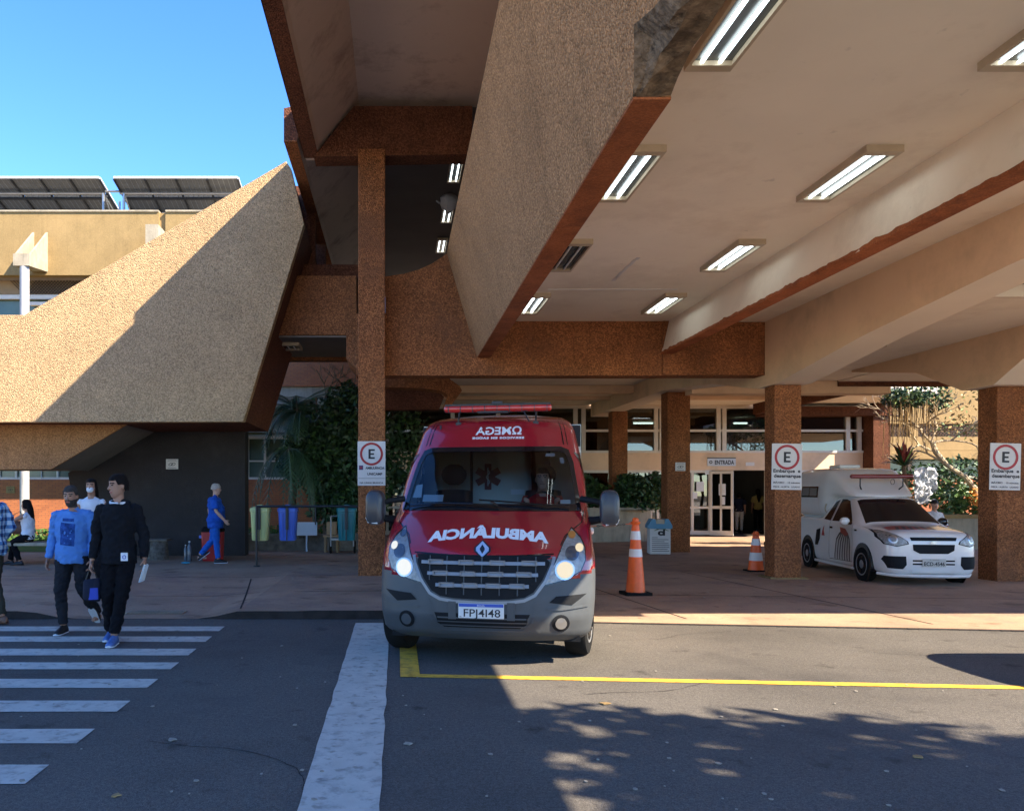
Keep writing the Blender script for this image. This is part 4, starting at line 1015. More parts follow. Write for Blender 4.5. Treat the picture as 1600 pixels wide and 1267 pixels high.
def weld(o):
    b=bmesh.new(); b.from_mesh(o.data); bmesh.ops.remove_doubles(b,verts=b.verts,dist=.0008); bmesh.ops.recalc_face_normals(b,faces=b.faces); b.to_mesh(o.data); b.free()
    for p in o.data.polygons: p.use_smooth=True
    o.data.set_sharp_from_angle(angle=R(35))
body=ap('body',sub(groups['body']),'paint_red'); weld(body)
so_=body.modifiers.new('s','SOLIDIFY'); so_.thickness=.012; so_.offset=-1
bum=ap('bumper',sub(groups['bumper']),'plastic_grey'); weld(bum)
sp_=ap('side_panel',sub(groups['side']),'paint_white'); weld(sp_)
m=MB(); ring=[Vector(p) for p in R0]; L1=[Vector((p[0],p[1],p[2])) for p in R0[:-1]]; L2=[Vector((-p[0],p[1],p[2])) for p in reversed(R0[1:-1])]
lp=L1+L2; cen=Vector((0,3.6,2.50)); vs=lp+[Vector((p.x*.6,cen.y+(p.y-cen.y)*.75,2.498)) for p in lp]+[cen+Vector((0,0,.005))]
K=len(lp); m.add(vs,[(i,(i+1)%K,K+(i+1)%K,K+i) for i in range(K)]+[(K+i,K+(i+1)%K,2*K) for i in range(K)]); ap('roof',m,'paint_white',smooth=2)
# windscreen: black border and clear pane
m=MB()
for i in range(len(WS)):
    j=(i+1)%len(WS); q=[WS[i],WS[j],WSi[j],WSi[i]]; patch(ABV,q,'-y',.004,.05,m)
wf=ap('windscreen_border',m,'black_gloss',smooth=2)
wsn=ap('windscreen',patch(ABV,WSi,'-y',-.002,.06),'windscreen',smooth=2); weld(wsn)
for sx,ax in ((1,'+x'),(-1,'-x')):
    ap('side_window',patch(ABV,SW,ax,.003,.1),'glass_dark')
    q=[(1.16,1.42),(1.56,2.01),(2.3,2.01),(2.3,1.42)]; m=MB()
    for i in range(4):
        a,b=q[i],q[(i+1)%4]; c=((1.71+a[0]*3)/4+.1*0,(1.72+a[1]*9)/10); d=((1.71+b[0]*3)/4,(1.72+b[1]*9)/10); a2=(a[0]+(1.8-a[0])*.08,a[1]+(1.72-a[1])*.12); b2=(b[0]+(1.8-b[0])*.08,b[1]+(1.72-b[1])*.12)
        patch(ABV,[a,b,b2,a2],ax,.006,.1,m)
    ap('window_trim',m,'black_gloss')
# bonnet edge seam, lettering
m=MB()
def strip(pts,w,off=.003,ax='-y',mb=None,bv=None):
    mb=mb or MB(); bv=bv or ABV; P_=[]
    for (a,b) in zip(pts,pts[1:]):
        a=Vector(a);b=Vector(b);k=max(1,int((b-a).length/.04))
        P_+=[a.lerp(b,i/k) for i in range(k)]
    P_.append(Vector(pts[-1])); V=[];
    for i,p in enumerate(P_):
        t=(P_[min(i+1,len(P_)-1)]-P_[max(i-1,0)]).normalized(); nn=Vector((-t.y,t.x))*w/2
        V+=[proj(bv,p+nn,ax,off),proj(bv,p-nn,ax,off)]
    mb.add(V,[(2*i,2*i+1,2*i+3,2*i+2) for i in range(len(P_)-1)]); return mb
for s in (1,-1):
    m=MB(); strip([(.92*s,1.40),(.90*s,1.30),(.74*s,1.18),(.70*s,1.10)],.010,.002,mb=m)
    ap('panel_seam',m,'black_gloss'); m=MB(); strip([(.66*s,2.42),(.70*s,2.28),(.73*s,2.10)],.012,.002,mb=m)
    strip([(.70*s,2.42),(.74*s,2.28),(.77*s,2.10)],.008,.002,mb=m)
    ap('panel_seam',m,'black_gloss')
m=MB(); strip([(-.64,1.028),(-.3,1.012),(0,1.008),(.3,1.012),(.64,1.028)],.014,.002,mb=m)
ap('bonnet_edge',m,'black_gloss')
def wtext(s,x0,z0,size,wid,arc=0,bold=.01,mb=None,off=.004,bv=None,mirror=True,ax='-y',space=1.0):
    v,f=text_geo(s,size,bold,space=space); mb=mb or MB(); w=max(p.x for p in v)-min(p.x for p in v); md=(max(p.x for p in v)+min(p.x for p in v))/2
    out=[]
    for p in v:
        x=(p.x-md)/w*wid*(-1 if mirror else 1); out.append(proj(bv or ABV,(x0+x,z0+p.y-arc*(x/wid*2)**2),ax,off))
    mb.add(out,f); return mb
ap('bonnet_lettering',wtext('AMBULÂNCIA',.03,1.165,.115,1.12,.045,.006),'letters_white')
m=wtext('ΩMEGA',.03,2.215,.125,.50,0,.003); ap('roof_lettering',m,'letters_white')
ap('roof_lettering',wtext('SERVIÇOS EM SAÚDE',.03,2.165,.030,.56,0,.002,space=1.2),'letters_white')
m=MB(); patch(ABV,[(-.40,2.13),(.44,2.13),(.44,2.35),(-.40,2.35)],'-y',.0015,.06,m); ap('roof_decal',m,'paint_red')
# diamond emblem
def diamond(a,b,o1,o2,mt,name='emblem',parent=None):
    c=proj(ABV,(0,1.062),'-y',0); m=MB(); n=Vector((0,-.93,.36)).normalized(); u=Vector((1,0,0)); v=n.cross(u)*-1; v=Vector((0,.36,.93))
    pts=[(0,b),(a,b*.18),(a,-b*.18),(0,-b),(-a,-b*.18),(-a,b*.18)]
    m.prism([c+n*o1+u*x+v*z for x,z in pts],n*(o2-o1)); return ap(name,m,mt,parent)
d0=diamond(.075,.095,.004,.014,'black_gloss','emblem'); d1=diamond(.058,.078,.014,.022,'chrome','emblem_diamond',d0); d2=diamond(.022,.045,.022,.026,'black_gloss','emblem_centre',d0)
# headlights
HL=[(.80,1.262),(.885,1.17),(.925,1.08),(.925,.96),(.88,.865),(.74,.79),(.54,.742),(.60,.86),(.66,.98),(.725,1.13)]
def scale2(poly,k):
    cx=sum(p[0] for p in poly)/len(poly); cz=sum(p[1] for p in poly)/len(poly); return [(cx+(p[0]-cx)*k,cz+(p[1]-cz)*k) for p in poly]
def disc(c,r,N=20): return [(c[0]+r*math.cos(2*math.pi*i/N),c[1]+r*math.sin(2*math.pi*i/N)) for i in range(N)]
for s in (1,-1):
    f_=(lambda q:q) if s==1 else mir
    h=ap('headlight',patch(ABV,f_(HL),'-y',.004,.04),'black_gloss',smooth=2,label='lit headlight on the %s of the ambulance front'%('sunlit side' if s==1 else 'shaded side'))
    ap('reflector',patch(ABV,f_(scale2(HL,.93)),'-y',.007,.04),'lens',h,smooth=2)
    ap('lamp_ring',patch(ABV,f_(disc((.735,.885),.088)),'-y',.010,.04),'chrome',h)
    ap('lamp',patch(ABV,f_(disc((.735,.885),.074)),'-y',.013,.04),'lamp_glow_warm' if s==1 else 'lamp_glow',h)
    ap('lamp_ring',patch(ABV,f_(disc((.80,1.03),.062)),'-y',.010,.04),'lens_clear_dark',h)
    ap('small_lamp',patch(ABV,f_(disc((.865,1.075),.036)),'-y',.012,.04),'lamp_glow_warm' if s==1 else 'lamp_glow',h)
    ap('indicator',patch(ABV,f_(disc((.80,1.185),.034)),'-y',.012,.04),'amber' if s==1 else 'lens_clear_dark',h)
# grille
GR=[(-.615,1.015),(.615,1.015),(.60,.93),(.54,.80),(.46,.69),(.38,.645),(.25,.628),(0,.62),(-.25,.628),(-.38,.645),(-.46,.69),(-.54,.80),(-.60,.93)]
gr=ap('grille',patch(ABV,GR,'-y',.004,.05),'plastic_dark',smooth=2)
m=MB(); 
gl=GR[2:]+[GR[0]]
strip([(.64,1.0),(.625,.93),(.565,.79),(.475,.665),(.38,.618),(.25,.60),(0,.592),(-.25,.60),(-.38,.618),(-.475,.665),(-.565,.79),(-.625,.93),(-.64,1.0)],.028,.012,mb=m); ap('grille_surround',m,'grille_bar',gr)
for z,hw in ((.945,.56),(.845,.50),(.745,.42)):
    m=MB(); 
    pts=[proj(ABV,(x,z),'-y',.012) for x in [hw*(i/12-1)*1 if 0 else -hw+2*hw*i/14 for i in range(15)]]
    for a,b in zip(pts,pts[1:]): m.prism([a+Vector((0,-.014,-.016)),b+Vector((0,-.014,-.016)),b+Vector((0,-.008,.014)),a+Vector((0,-.008,.014))],(0,.03,0))
    for k in range(4):
        x=hw*(-.75+.5*k); c=proj(ABV,(x,z),'-y',.03)
        for q in ((-.07,.07,-.022,-.012),(-.07,.07,.014,.022),(-.07,-.058,-.022,.022),(.058,.07,-.022,.022)): m.box(c.x+q[0],c.x+q[1],c.y-.006,c.y+.03,c.z+q[2],c.z+q[3])
    ap('grille_bar',m,'grille_bar',gr)
m=MB()
for k in range(7):
    x=-.48+.16*k; p=proj(ABV,(x,.82),'-y',.010); z0=.66+max(0,(abs(x)-.34))*.9
    a=proj(ABV,(x,z0),'-y',.010); b=proj(ABV,(x,1.0),'-y',.010); m.tube([a,p,b],.006,5)
ap('grille_slat',m,'plastic_grey',gr)
# lower bumper details
lg=[(-.43,.495),(.43,.495),(.40,.40),(.34,.365),(-.34,.365),(-.40,.40)]
ap('lower_grille',patch(ABV,lg,'-y',.005,.05),'plastic_dark')
m=MB()
for z in (.455,.42,.385): strip([(-.40,z),(.40,z)],.010,.012,mb=m)
strip([(-.47,.53),(-.45,.42),(-.37,.342),(.37,.342),(.45,.42),(.47,.53)],.02,.010,mb=m)
ap('lower_grille_bar',m,'plastic_grey')
for s in (1,-1):
    f_=(lambda q:q) if s==1 else mir
    ap('bumper_intake',patch(ABV,f_([(.60,.60),(.66,.655),(.93,.67),(.80,.575)]),'-y',.006,.04),'plastic_dark')
    ap('intake_fin',patch(ABV,f_([(.58,.548),(.80,.562),(.95,.585),(.94,.555),(.70,.53),(.58,.53)]),'-y',.014,.04),'plastic_grey')
    fg=ap('fog_lamp',patch(ABV,f_(disc((.70,.415),.078)),'-y',.007,.04),'plastic_dark')
    ap('fog_lens',patch(ABV,f_(disc((.70,.415),.050)),'-y',.018,.04),'plastic_grey' if s==-1 else 'grey_metal',fg)
    st=ap('bumper_ridge',strip([(.50*s,.62),(.44*s,.52),(.46*s,.42),(.52*s,.33)],.02,.006),'plastic_grey')
# number plate
c=proj(ABV,(-.0,.53),'-y',0); pt=MB(); pt.box(-.205,.205,c.y-.02,c.y-.006,.455,.588); plt=ap('number_plate',pt,'plate_white',bevel=.004)
MB().box(-.200,.200,c.y-.024,c.y-.0195,.558,.586).build('plate_band','plate_blue',plt,world=False)
m=MB(); txt(m,'FPJ4I48',(0.008,c.y-.022,.470),.098,bold=.001,wid=.33); txt(m,'BRASIL',(0,c.y-.0255,.565),.018,wid=.07,mi=1); txt(m,'BR',(-.185,c.y-.0215,.462),.018,wid=.02); m.build('plate_lettering',['ink','letters_white'],plt,world=False)
m=MB().box(-.30,-.23,c.y-.004,c.y+.03,.44,.60).box(.23,.30,c.y-.004,c.y+.03,.44,.60); ap('plate_recess',m,'plastic_grey')
# wipers
m=MB(); m.tube([proj(ABV,(x,z),'-y',.03) for x,z in ((-.80,1.425),(-.5,1.455),(-.15,1.45),(.1,1.43))],.009,6); m.tube([proj(ABV,(x,z),'-y',.03) for x,z in ((-.1,1.49),(.2,1.47),(.55,1.44),(.78,1.43))],.009,6); m.tube([proj(ABV,(x,z),'-y',.05) for x,z in ((.1,1.41),(.02,1.46))],.011,6)
ap('wiper',m,'black_gloss')
# mirrors
for s in (1,-1):
    m=MB(); x=1.165*s; rings=[]
    for yy,k in ((.72,.72),(.74,.93),(.80,1.0),(.90,.97),(.93,.9)):
        rings.append([Vector((x+.095*k*(abs(math.cos(a))**.6)*(1 if math.cos(a)>0 else -1),yy,1.43+.18*k*(abs(math.sin(a))**.6)*(1 if math.sin(a)>0 else -1))) for a in [2*math.pi*i/28 for i in range(28)]])
    m.loft(rings); mr=ap('wing_mirror',m,'mirror_shell',smooth=True)
    MB().box(x-.07,x+.07,.931,.938,1.30,1.56).build('mirror_glass','chrome',mr,world=False)
    MB().tube([(.90*s,.98,1.30),(1.02*s,.9,1.31),(1.12*s,.86,1.33)],[.05,.04,.035],8).tube([(.90*s,1.0,1.52),(1.02*s,.92,1.50),(1.12*s,.86,1.48)],[.035,.03,.03],8).build('mirror_arm','plastic_dark',mr,world=False,smooth=True)
    m=MB(); m.tube([(x-.04*s,.735,1.272),(x+.06*s,.745,1.282),(x+.085*s,.76,1.33)],.009,6); m.build('mirror_repeater','plate_white',mr,world=False)
# side graphics, running lights, door handle
for s,ax in ((1,'+x'),(-1,'-x')):
    ap('side_stripe',patch(ABV,[(1.06,1.02),(1.15,1.22),(5.4,1.1),(5.4,.92),(1.1,.82)],ax,.004,.12),'paint_red_side')
    ap('side_marker',MB().lathe([(.035,-.02),(.035,.02),(.02,.03)],12,(1.01*s,1.5,1.18),'x'),'plate_white')
# light bar on brackets
lb=ap('light_bar',MB().tube([(-.60,1.86,2.53),(-.585,1.86,2.53),(.585,1.86,2.53),(.60,1.86,2.53)],[.025,.042,.042,.025],14),'lightbar_red',smooth=True)
m=MB(); m.box(-.59,.59,1.83,1.89,2.558,2.580); 
for k in range(9): m.box(-.55+.1375*k-.004,-.55+.1375*k+.004,1.815,1.905,2.486,2.575)
m.box(-.22,.12,1.80,1.92,2.478,2.495).box(-.06,.06,1.82,1.9,2.575,2.605); m.build('bar_frame','black_metal',lb,world=False)
m=MB()
for s in (-.43,.43):
    m=MB(); q=proj(ABV,(s,2.36),'-y',.01); m.tube([(s,1.86,2.50),(s,1.84,2.44),(s+.0,q.y-.01,2.40),(s,q.y,2.35)],.011,6); m.box(s-.03,s+.03,q.y-.02,q.y+.01,2.33,2.37); m.build('bar_bracket','black_metal',lb,world=False)
m=MB()
q=proj(ABV,(.34,2.30),'-y',.02); m.tube([(.34,1.86,2.5),(.30,1.75,2.48),(.36,q.y,2.36)],.008,5)
q=proj(ABV,(-.63,2.3),'-y',.03); m.build('bar_cable','black_metal',lb,world=False); m=MB(); m.tube([(-.63,q.y+.03,2.34),(-.63,q.y,2.25)],.010,5)
ap('roof_hook',m,'black_metal')
# wheels
def wheel(par,x,y,r,w,turn=0,name='wheel',s=1,rimr=.62):
    M=Matrix.Translation((x,y,r))@Matrix.Rotation(turn,4,'Z')
    m=MB(); m.lathe([(r*.62,-w/2+.01),(r*.80,-w/2),(r*.95,-w/2+.012),(r,-w/2+.04),(r*1.0,w/2-.04),(r*.95,w/2-.012),(r*.80,w/2),(r*.62,w/2-.01)],36,(0,0,0),'x').xf(M)
    t=m.build(name,'rubber',par,world=False,smooth=True)
    m=MB(); 
    for k in range(4): m.lathe([(r+.0008,-w/2+.05+k*(w-.12)/3),(r+.0012,-w/2+.062+k*(w-.12)/3)],36,(0,0,0),'x')
    d=s*(w/2-.012); m2=MB()
    m2.lathe([(r*.66,d),(r*.64,d+s*.008),(r*.58,d+s*.004),(r*.56,d-s*.02),(r*.30,d-s*.005),(r*.16,d+s*.012),(0.001,d+s*.014)],32,(0,0,0),'x').xf(M)
    rm=m2.build('rim','rim',t,world=False,smooth=True)
    m3=MB()
    for k in range(8):
        a=2*math.pi*k/8+.2; q=Matrix.Rotation(a,4,'X')
        m3.box(d-s*.004,d+s*.009 if s>0 else d-.009,-.028*r/.33,.028*r/.33,r*.34,r*.54,M=M@q) if s>0 else m3.box(d-.009,d+.004,-.028*r/.33,.028*r/.33,r*.34,r*.54,M=M@q)
    m3.build('rim_hole','black_gloss',t,world=False)
    return t
for s in (1,-1):
    wheel(amb,.875*s,.86,.345,.225,R(-9),s=s); wheel(amb,.875*s,4.5,.345,.225,0,s=s)
    for yy in (.86,4.5):
        m=MB(); K=14; rg=[]
        for i in range(K+1):
            a=math.pi*i/K; rg.append([Vector((.55*s,yy+.42*math.cos(a),.34+.42*math.sin(a))),Vector((1.0*s,yy+.41*math.cos(a),.34+.41*math.sin(a))),Vector((1.0*s,yy+.37*math.cos(a),.34+.37*math.sin(a))),Vector((.55*s,yy+.38*math.cos(a),.34+.38*math.sin(a)))])
        m.loft(rg); ap('wheel_arch',m,'plastic_dark')
ap('underbody',MB().box(-.72,.72,.35,5.4,.25,.34).box(-.95,.95,1.4,4.0,.28,.36),'plastic_dark')
ap('under_tray',MB().box(-.88,.88,.3,.5,.22,.27),'plastic_dark')
# cab interior
ci=ap('cab_interior',MB().box(-.93,.93,2.42,2.46,.5,2.38),'interior_beige')
MB().box(-.93,.93,.9,2.42,.80,.84).box(-.96,-.93,2.3,2.42,.8,2.2).build('cab_floor','interior_dark',ci,world=False)
m=MB(); m.prism([(-.86,.86,1.20),(-.86,1.0,1.385),(-.86,1.30,1.40),(-.86,1.38,1.20)],(1.72,0,0)); m.build('dashboard','interior_dark',ci,world=False)
m=MB(); m.box(-.7,.7,1.85,2.3,2.16,2.19); m.build('sun_visor_shelf','interior_dark',ci,world=False)
m=MB(); m.box(-.33,.33,2.38,2.418,1.15,2.10,0); m.build('partition_window','interior_beige',ci,world=False)
MB().box(.36,.58,2.36,2.417,1.0,2.2).box(-.36,-.335,2.36,2.418,1.0,2.2).box(-.92,.92,2.30,2.415,2.12,2.36).build('partition_post','interior_dark',ci,world=False)
m=MB()
for k in range(3): m.box(-.040,.040,-.004,.004,-.155,.155,M=Matrix.Translation((-.15,2.37,1.77))@Matrix.Rotation(k*math.pi/3,4,'Y'))
m.build('medical_star','star_red',ci,world=False)
MB().tube([(-.15,2.362,1.66),(-.15,2.362,1.88)],.006,6).tube([(-.15+.02*math.sin(i*.9),2.360,1.68+.016*i) for i in range(12)],.005,5).build('star_staff','letters_white',ci,world=False)
MB().box(.12,.28,2.36,2.378,1.56,1.62).build('exit_sticker','letters_white',ci,world=False)
def seat(x,y):
    m=MB(); m.tube([(x,y+.05,.95),(x,y+.10,1.25),(x,y+.20,1.60)],[(.25,.07),(.26,.08),(.20,.07)],14); m.box(x-.25,x+.25,y-.45,y+.1,.90,1.04); st=m.build('seat','seat_black',ci,world=False,smooth=True)
    m=MB(); m.ball((x,y+.24,1.79),(.15,.06,.13),14); m.build('headrest','seat_black',st,world=False,smooth=True)
seat(-.52,1.85); seat(.50,2.05)
m=MB()
K=28; pts=[Vector((.50+.19*math.cos(2*math.pi*i/K),1.50+.08*math.sin(2*math.pi*i/K),1.42+.17*math.sin(2*math.pi*i/K))) for i in range(K+1)]; m.tube(pts,.014,6); m.tube([(.32,1.50,1.42),(.68,1.50,1.42)],.02,6); m.build('steering_wheel','interior_dark',ci,world=False)
m=MB(); 
for q in ([(-.70,1.50),(-.48,1.50),(-.48,1.57),(-.70,1.57)],[(-.82,1.54),(-.72,1.54),(-.73,1.68),(-.80,1.67)],[(.70,1.48),(.80,1.48),(.80,1.52),(.70,1.52)],[(.54,1.975),(.64,1.975),(.64,2.01),(.55,2.01)],[(.70,1.90),(.74,1.90),(.73,1.96),(.69,1.96)]): patch(ABV,q,'-y',-.012,.06,m)
ap('windscreen_sticker',m,'paper')
MB().prism([(-.16,.98,1.392),(.24,.98,1.392),(.20,1.16,1.412),(-.12,1.16,1.412)],(0,0,.006)).build('dashboard_paper','paper',ci,world=False)
bpy.data.meshes.remove(bm_me)
# ================================================================ WHITE PICKUP
def carbody(st,sub=2,NP=None):
    """st: list of (y, zbottom, w, zbelt, wtop, ztop)"""
    rings=[]
    for (y,zb,w,zs,wt,zt) in st:
        h=[(0,zb),(w*.6,zb),(w*.93,zb+.01),(w,zb+.10),(w+.005,(zb+zs)/2),(w,zs-.03),(w-.02,zs+.01),(wt+(w-.02-wt)*.45,zs+(zt-zs)*.5),(wt,zt-.05),(wt-.07,zt),(wt*.5,zt+.012),(0,zt+.016)]
        ring=[Vector((x,y,z)) for x,z in h]+[Vector((-x,y,z)) for x,z in reversed(h[1:-1])]
        rings.append(ring)
    m=MB(); m.loft(rings); o=m.build('tmp','paint_white',None); s=o.modifiers.new('s','SUBSURF'); s.levels=sub
    for p in o.data.polygons: p.use_smooth=True
    return evald(o)
PKS=[(0,.30,.52,.60,.50,.74),(.04,.22,.68,.66,.64,.84),(.12,.18,.77,.72,.70,.885),(.30,.18,.82,.80,.72,.915),(.60,.18,.845,.86,.74,.945),(.90,.18,.85,.90,.735,.97),(1.02,.18,.85,.92,.73,.985),(1.12,.18,.85,.93,.72,1.03),(1.72,.18,.85,.96,.60,1.41),(1.90,.18,.85,.96,.59,1.475),(2.5,.18,.85,.97,.60,1.49),(2.75,.18,.85,.98,.61,1.47),(2.9,.18,.85,1.0,.70,1.10),(3.0,.18,.86,1.0,.76,1.06),(4.35,.22,.86,1.02,.78,1.06),(4.46,.28,.82,1.0,.74,1.04)]
pme=carbody(PKS); PBV=tree_of(pme)
PO=Vector((8.92,13.50,0)); PR=R(-8)
pk=thing('pickup_ambulance','white pickup ambulance with a tall canopy box, red light bar and red striped bonnet','pickup truck',PO,PR)
pk.scale=(.90,1,1.02); PM[pk.name]=PM[pk.name]@Matrix.Diagonal((.90,1,1.02,1))
def pp(name,mb,mt,parent=None,**k): return mb.build(name,mt,parent or pk,world=False,**k)
o=obj('body',pme,'paint_white',pk,world=False,smooth=2)
pme.materials.clear(); pme.materials.append(MATS['paint_white'])
def pq(poly,ax='-y',off=.005,step=.05,mb=None): return patch(PBV,poly,ax,off,step,mb)
# windscreen & windows
def topproj(u,v): # u across -1..1 , v 0 base .. 1 top along windscreen
    y=1.07+(1.78-1.07)*v; w=.74+(.59-.74)*v
    h=PBV.ray_cast(Vector((u*w*.93,y,3)),Vector((0,0,-1)))
    return h[0]+h[1]*.006
m=MB(); NU,NV=18,10; V=[topproj(-1+2*i/NU,.02+.93*j/NV) for j in range(NV+1) for i in range(NU+1)]
m.add(V,[(j*(NU+1)+i,j*(NU+1)+i+1,(j+1)*(NU+1)+i+1,(j+1)*(NU+1)+i) for j in range(NV) for i in range(NU)]); pp('windscreen',m,'black_gloss',smooth=2)
for ax in ('-x','+x'):
    w=pp('side_window',pq([(1.42,1.00),(1.48,1.05),(1.93,1.38),(2.10,1.41),(2.30,1.41),(2.30,1.00)],ax,.006),'black_gloss')
    pp('side_window',pq([(2.38,1.00),(2.38,1.40),(2.52,1.36),(2.72,1.02)],ax,.006),'black_gloss')
    m=MB(); strip([(1.32,.98),(1.28,.62),(1.32,.30)],.008,.003,ax,m,PBV); strip([(2.35,1.42),(2.36,.9),(2.40,.30)],.008,.003,ax,m,PBV); strip([(1.32,.30),(2.40,.28)],.008,.003,ax,m,PBV); pp('door_seam',m,'black_gloss')
    pp('door_handle',pq([(2.18,.86),(2.33,.86),(2.33,.895),(2.18,.895)],ax,.02),'black_gloss')
    pp('side_vent',pq([(2.82,.84),(3.02,.80),(3.10,.50),(2.96,.50),(2.86,.62)],ax,.006),'plastic_dark')
    q=MB(); 
    for i in range(7):
        a0=1.62-.01*i; z0=.30; 
        pts=[(1.42+.115*i,.30),(1.40+.10*i,.55+.02*i),(1.42+.075*i,.70+.012*i),(1.50+.05*i,.80)]
        strip(pts,.042,.006,ax,q,PBV)
    pp('door_stripes',q,'stripe_black')
    q=pq([(1.44,.78),(1.60,.88),(1.86,.90),(1.80,.80),(1.60,.74)],ax,.008); pp('door_stripes',q,'stripe_red')
    q=pq([(2.62,.92),(2.66,.80),(2.60,.70),(2.76,.70),(2.72,.80)],ax,.006); pp('door_badge',q,'ink_red')
    pp('sill',MB().box(.80 if ax=='+x' else -.88,.88 if ax=='+x' else -.80,1.25,3.1,.17,.22),'paint_white',bevel=.01)
m=MB(); pts=[(-.60,.905),(-.50,.99),(-.05,1.0),(.1,.97),(-.30,.93)]
def hoodpatch(poly,off,mb=None): return patch(PBV,poly,'+z',off,.05,mb)
pp('bonnet_stripes',hoodpatch([(-.62,.33),(-.60,.62),(-.30,.74),(-.05,.66),(.25,.42),(.05,.30),(-.3,.26)],.004),'stripe_red')
m=MB()
for i in range(6): hoodpatch([(-.50+.13*i,.30),(-.46+.13*i,.28),(-.32+.11*i,.60),(-.38+.11*i,.62)],.008,m)
pp('bonnet_stripes',m,'stripe_black')
# front
for s in (1,-1):
    f_=(lambda q:q) if s==1 else mir
    h=pp('headlight',pq(f_([(.44,.745),(.42,.70),(.62,.655),(.78,.69),(.82,.80),(.79,.91),(.70,.90),(.54,.81)]),'-y',.006,.04),'plastic_dark',smooth=2)
    pp('reflector',pq(f_(scale2([(.44,.745),(.42,.70),(.62,.655),(.78,.69),(.82,.80),(.79,.91),(.70,.90),(.54,.81)],.9)),'-y',.010,.04),'lens',h); pp('lamp_ring',pq(f_(disc((.66,.77),.062)),'-y',.014,.03),'chrome',h); pp('lamp',pq(f_(disc((.66,.77),.040)),'-y',.017,.03),'lens',h)
    pp('fog_recess',pq(f_([(.46,.36),(.52,.29),(.74,.30),(.80,.44),(.78,.50),(.47,.50)]),'-y',.006,.04),'plastic_dark')
    pp('fog_surround',strip([(.36*s,.50),(.40*s,.44),(.40*s,.33),(.34*s,.25)],.03,.012,bv=PBV),'paint_white')
    pp('repeater',pq([(1.10,.86),(1.20,.86),(1.20,.885),(1.10,.885)],'+x' if s==1 else '-x',.008),'black_gloss')
    m=MB(); m.ball((.93*s,1.45,1.02),(.10,.06,.075),14); mr=pp('wing_mirror',m,'paint_white' if s==-1 else 'black_gloss',smooth=True); MB().tube([(.80*s,1.42,.98),(.90*s,1.44,.99)],.025,6).build('mirror_arm','black_gloss',mr,world=False)
g=pp('grille',pq([(-.40,.80),(-.38,.755),(.38,.755),(.40,.80),(.40,.81),(-.40,.81)],'-y',.006,.04),'plastic_dark')
g2=pp('grille',pq([(-.36,.695),(.36,.695),(.35,.60),(.24,.545),(-.24,.545),(-.35,.60)],'-y',.006,.04),'plastic_dark')
m=MB(); strip([(-.40,.822),(.40,.822)],.010,.012,bv=PBV,mb=m); pp('grille_trim',m,'paint_white',g)
c=proj(PBV,(0,.725),'-y',.02); m=MB(); m.prism([c+Vector((x,0,z)) for x,z in ((-.07,-.012),(-.06,.012),(-.025,.012),(-.02,.026),(.02,.026),(.025,.012),(.07,.012),(.06,-.012),(.025,-.012),(.02,-.026),(-.02,-.026),(-.025,-.012))],(0,-.008,0)); pp('grille_badge',m,'chrome',g)
m=MB(); 
for z in (.375,.43): strip([(-.36,z),(.36,z)],.026,.006,bv=PBV,mb=m)
pp('lower_grille',m,'plastic_dark')
c=proj(PBV,(0,.385),'-y',.012); pl2=pp('number_plate',MB().box(-.20,.20,c.y-.012,c.y,.335,.465),'plate_grey',bevel=.004); m=MB(); txt(m,'ECD-4546',(0,c.y-.014,.353),.085,bold=.002,wid=.35); txt(m,'SP CAMPINAS',(0,c.y-.014,.442),.02,wid=.16); m.build('plate_lettering','ink',pl2,world=False)
pp('front_lip',MB().tube([(-.80,.36,.19),(-.62,.10,.18),(-.3,.01,.18),(.3,.01,.18),(.62,.10,.18),(.80,.36,.19)],[(.05,.03)]*6,8,side=(0,1,0)),'paint_white',smooth=True)
# tall box
bx=[(1.80,1.455,.585,.555,1.49),(2.0,1.45,.62,.58,1.60),(2.35,1.42,.70,.63,1.83),(2.62,1.40,.75,.67,1.96),(2.72,1.15,.80,.70,2.0),(2.95,.99,.83,.72,2.03),(4.35,1.0,.84,.73,2.03),(4.47,1.0,.83,.70,1.98)]
m=MB(); rg=[]
for y,zb,w,wt,zt in bx:
    h=[(0,zb),(w,zb),(w+.005,zb+(zt-zb)*.33),(w*.995,zb+(zt-zb)*.6),(wt+.03,zt-.09),(wt-.05,zt-.01),(wt*.5,zt),(0,zt+.004)]; rg.append([Vector((x,y,z)) for x,z in h]+[Vector((-x,y,z)) for x,z in reversed(h[1:-1])])
m.loft(rg); o=m.build('tmp','paint_white',None); s_=o.modifiers.new('s','SUBSURF'); s_.levels=2
for e in o.data.edges: pass
for p_ in o.data.polygons: p_.use_smooth=True
bme=evald(o); bme.materials.clear(); CBV=tree_of(bme); cb=obj('canopy_box',bme,'paint_white',pk,world=False,smooth=2)
for ax in ('-x','+x'):
    w=patch(CBV,[(3.05,1.44),(3.05,1.66),(3.95,1.66),(3.95,1.44)],ax,.006,.08).build('box_window','black_gloss',cb,world=False)
    m=MB()
    for q in ([(3.10,1.47),(3.10,1.63),(3.48,1.63),(3.48,1.47)],[(3.52,1.47),(3.52,1.63),(3.90,1.63),(3.90,1.47)]): patch(CBV,q,ax,.010,.08,m)
    m.build('window_pane','grey_metal',w,world=False)
    m=MB(); strip([(2.72,1.32),(2.95,1.04),(4.4,1.03)],.02,.006,ax,m,CBV); strip([(3.0,1.76),(2.98,1.38),(3.02,1.10),(4.3,1.10)],.012,.004,ax,m,CBV); m.build('box_seam','fixture_paint',cb,world=False)
MB().box(-.25,.2,3.3,3.9,2.03,2.10).build('roof_vent','paint_white',cb,world=False,bevel=.03)
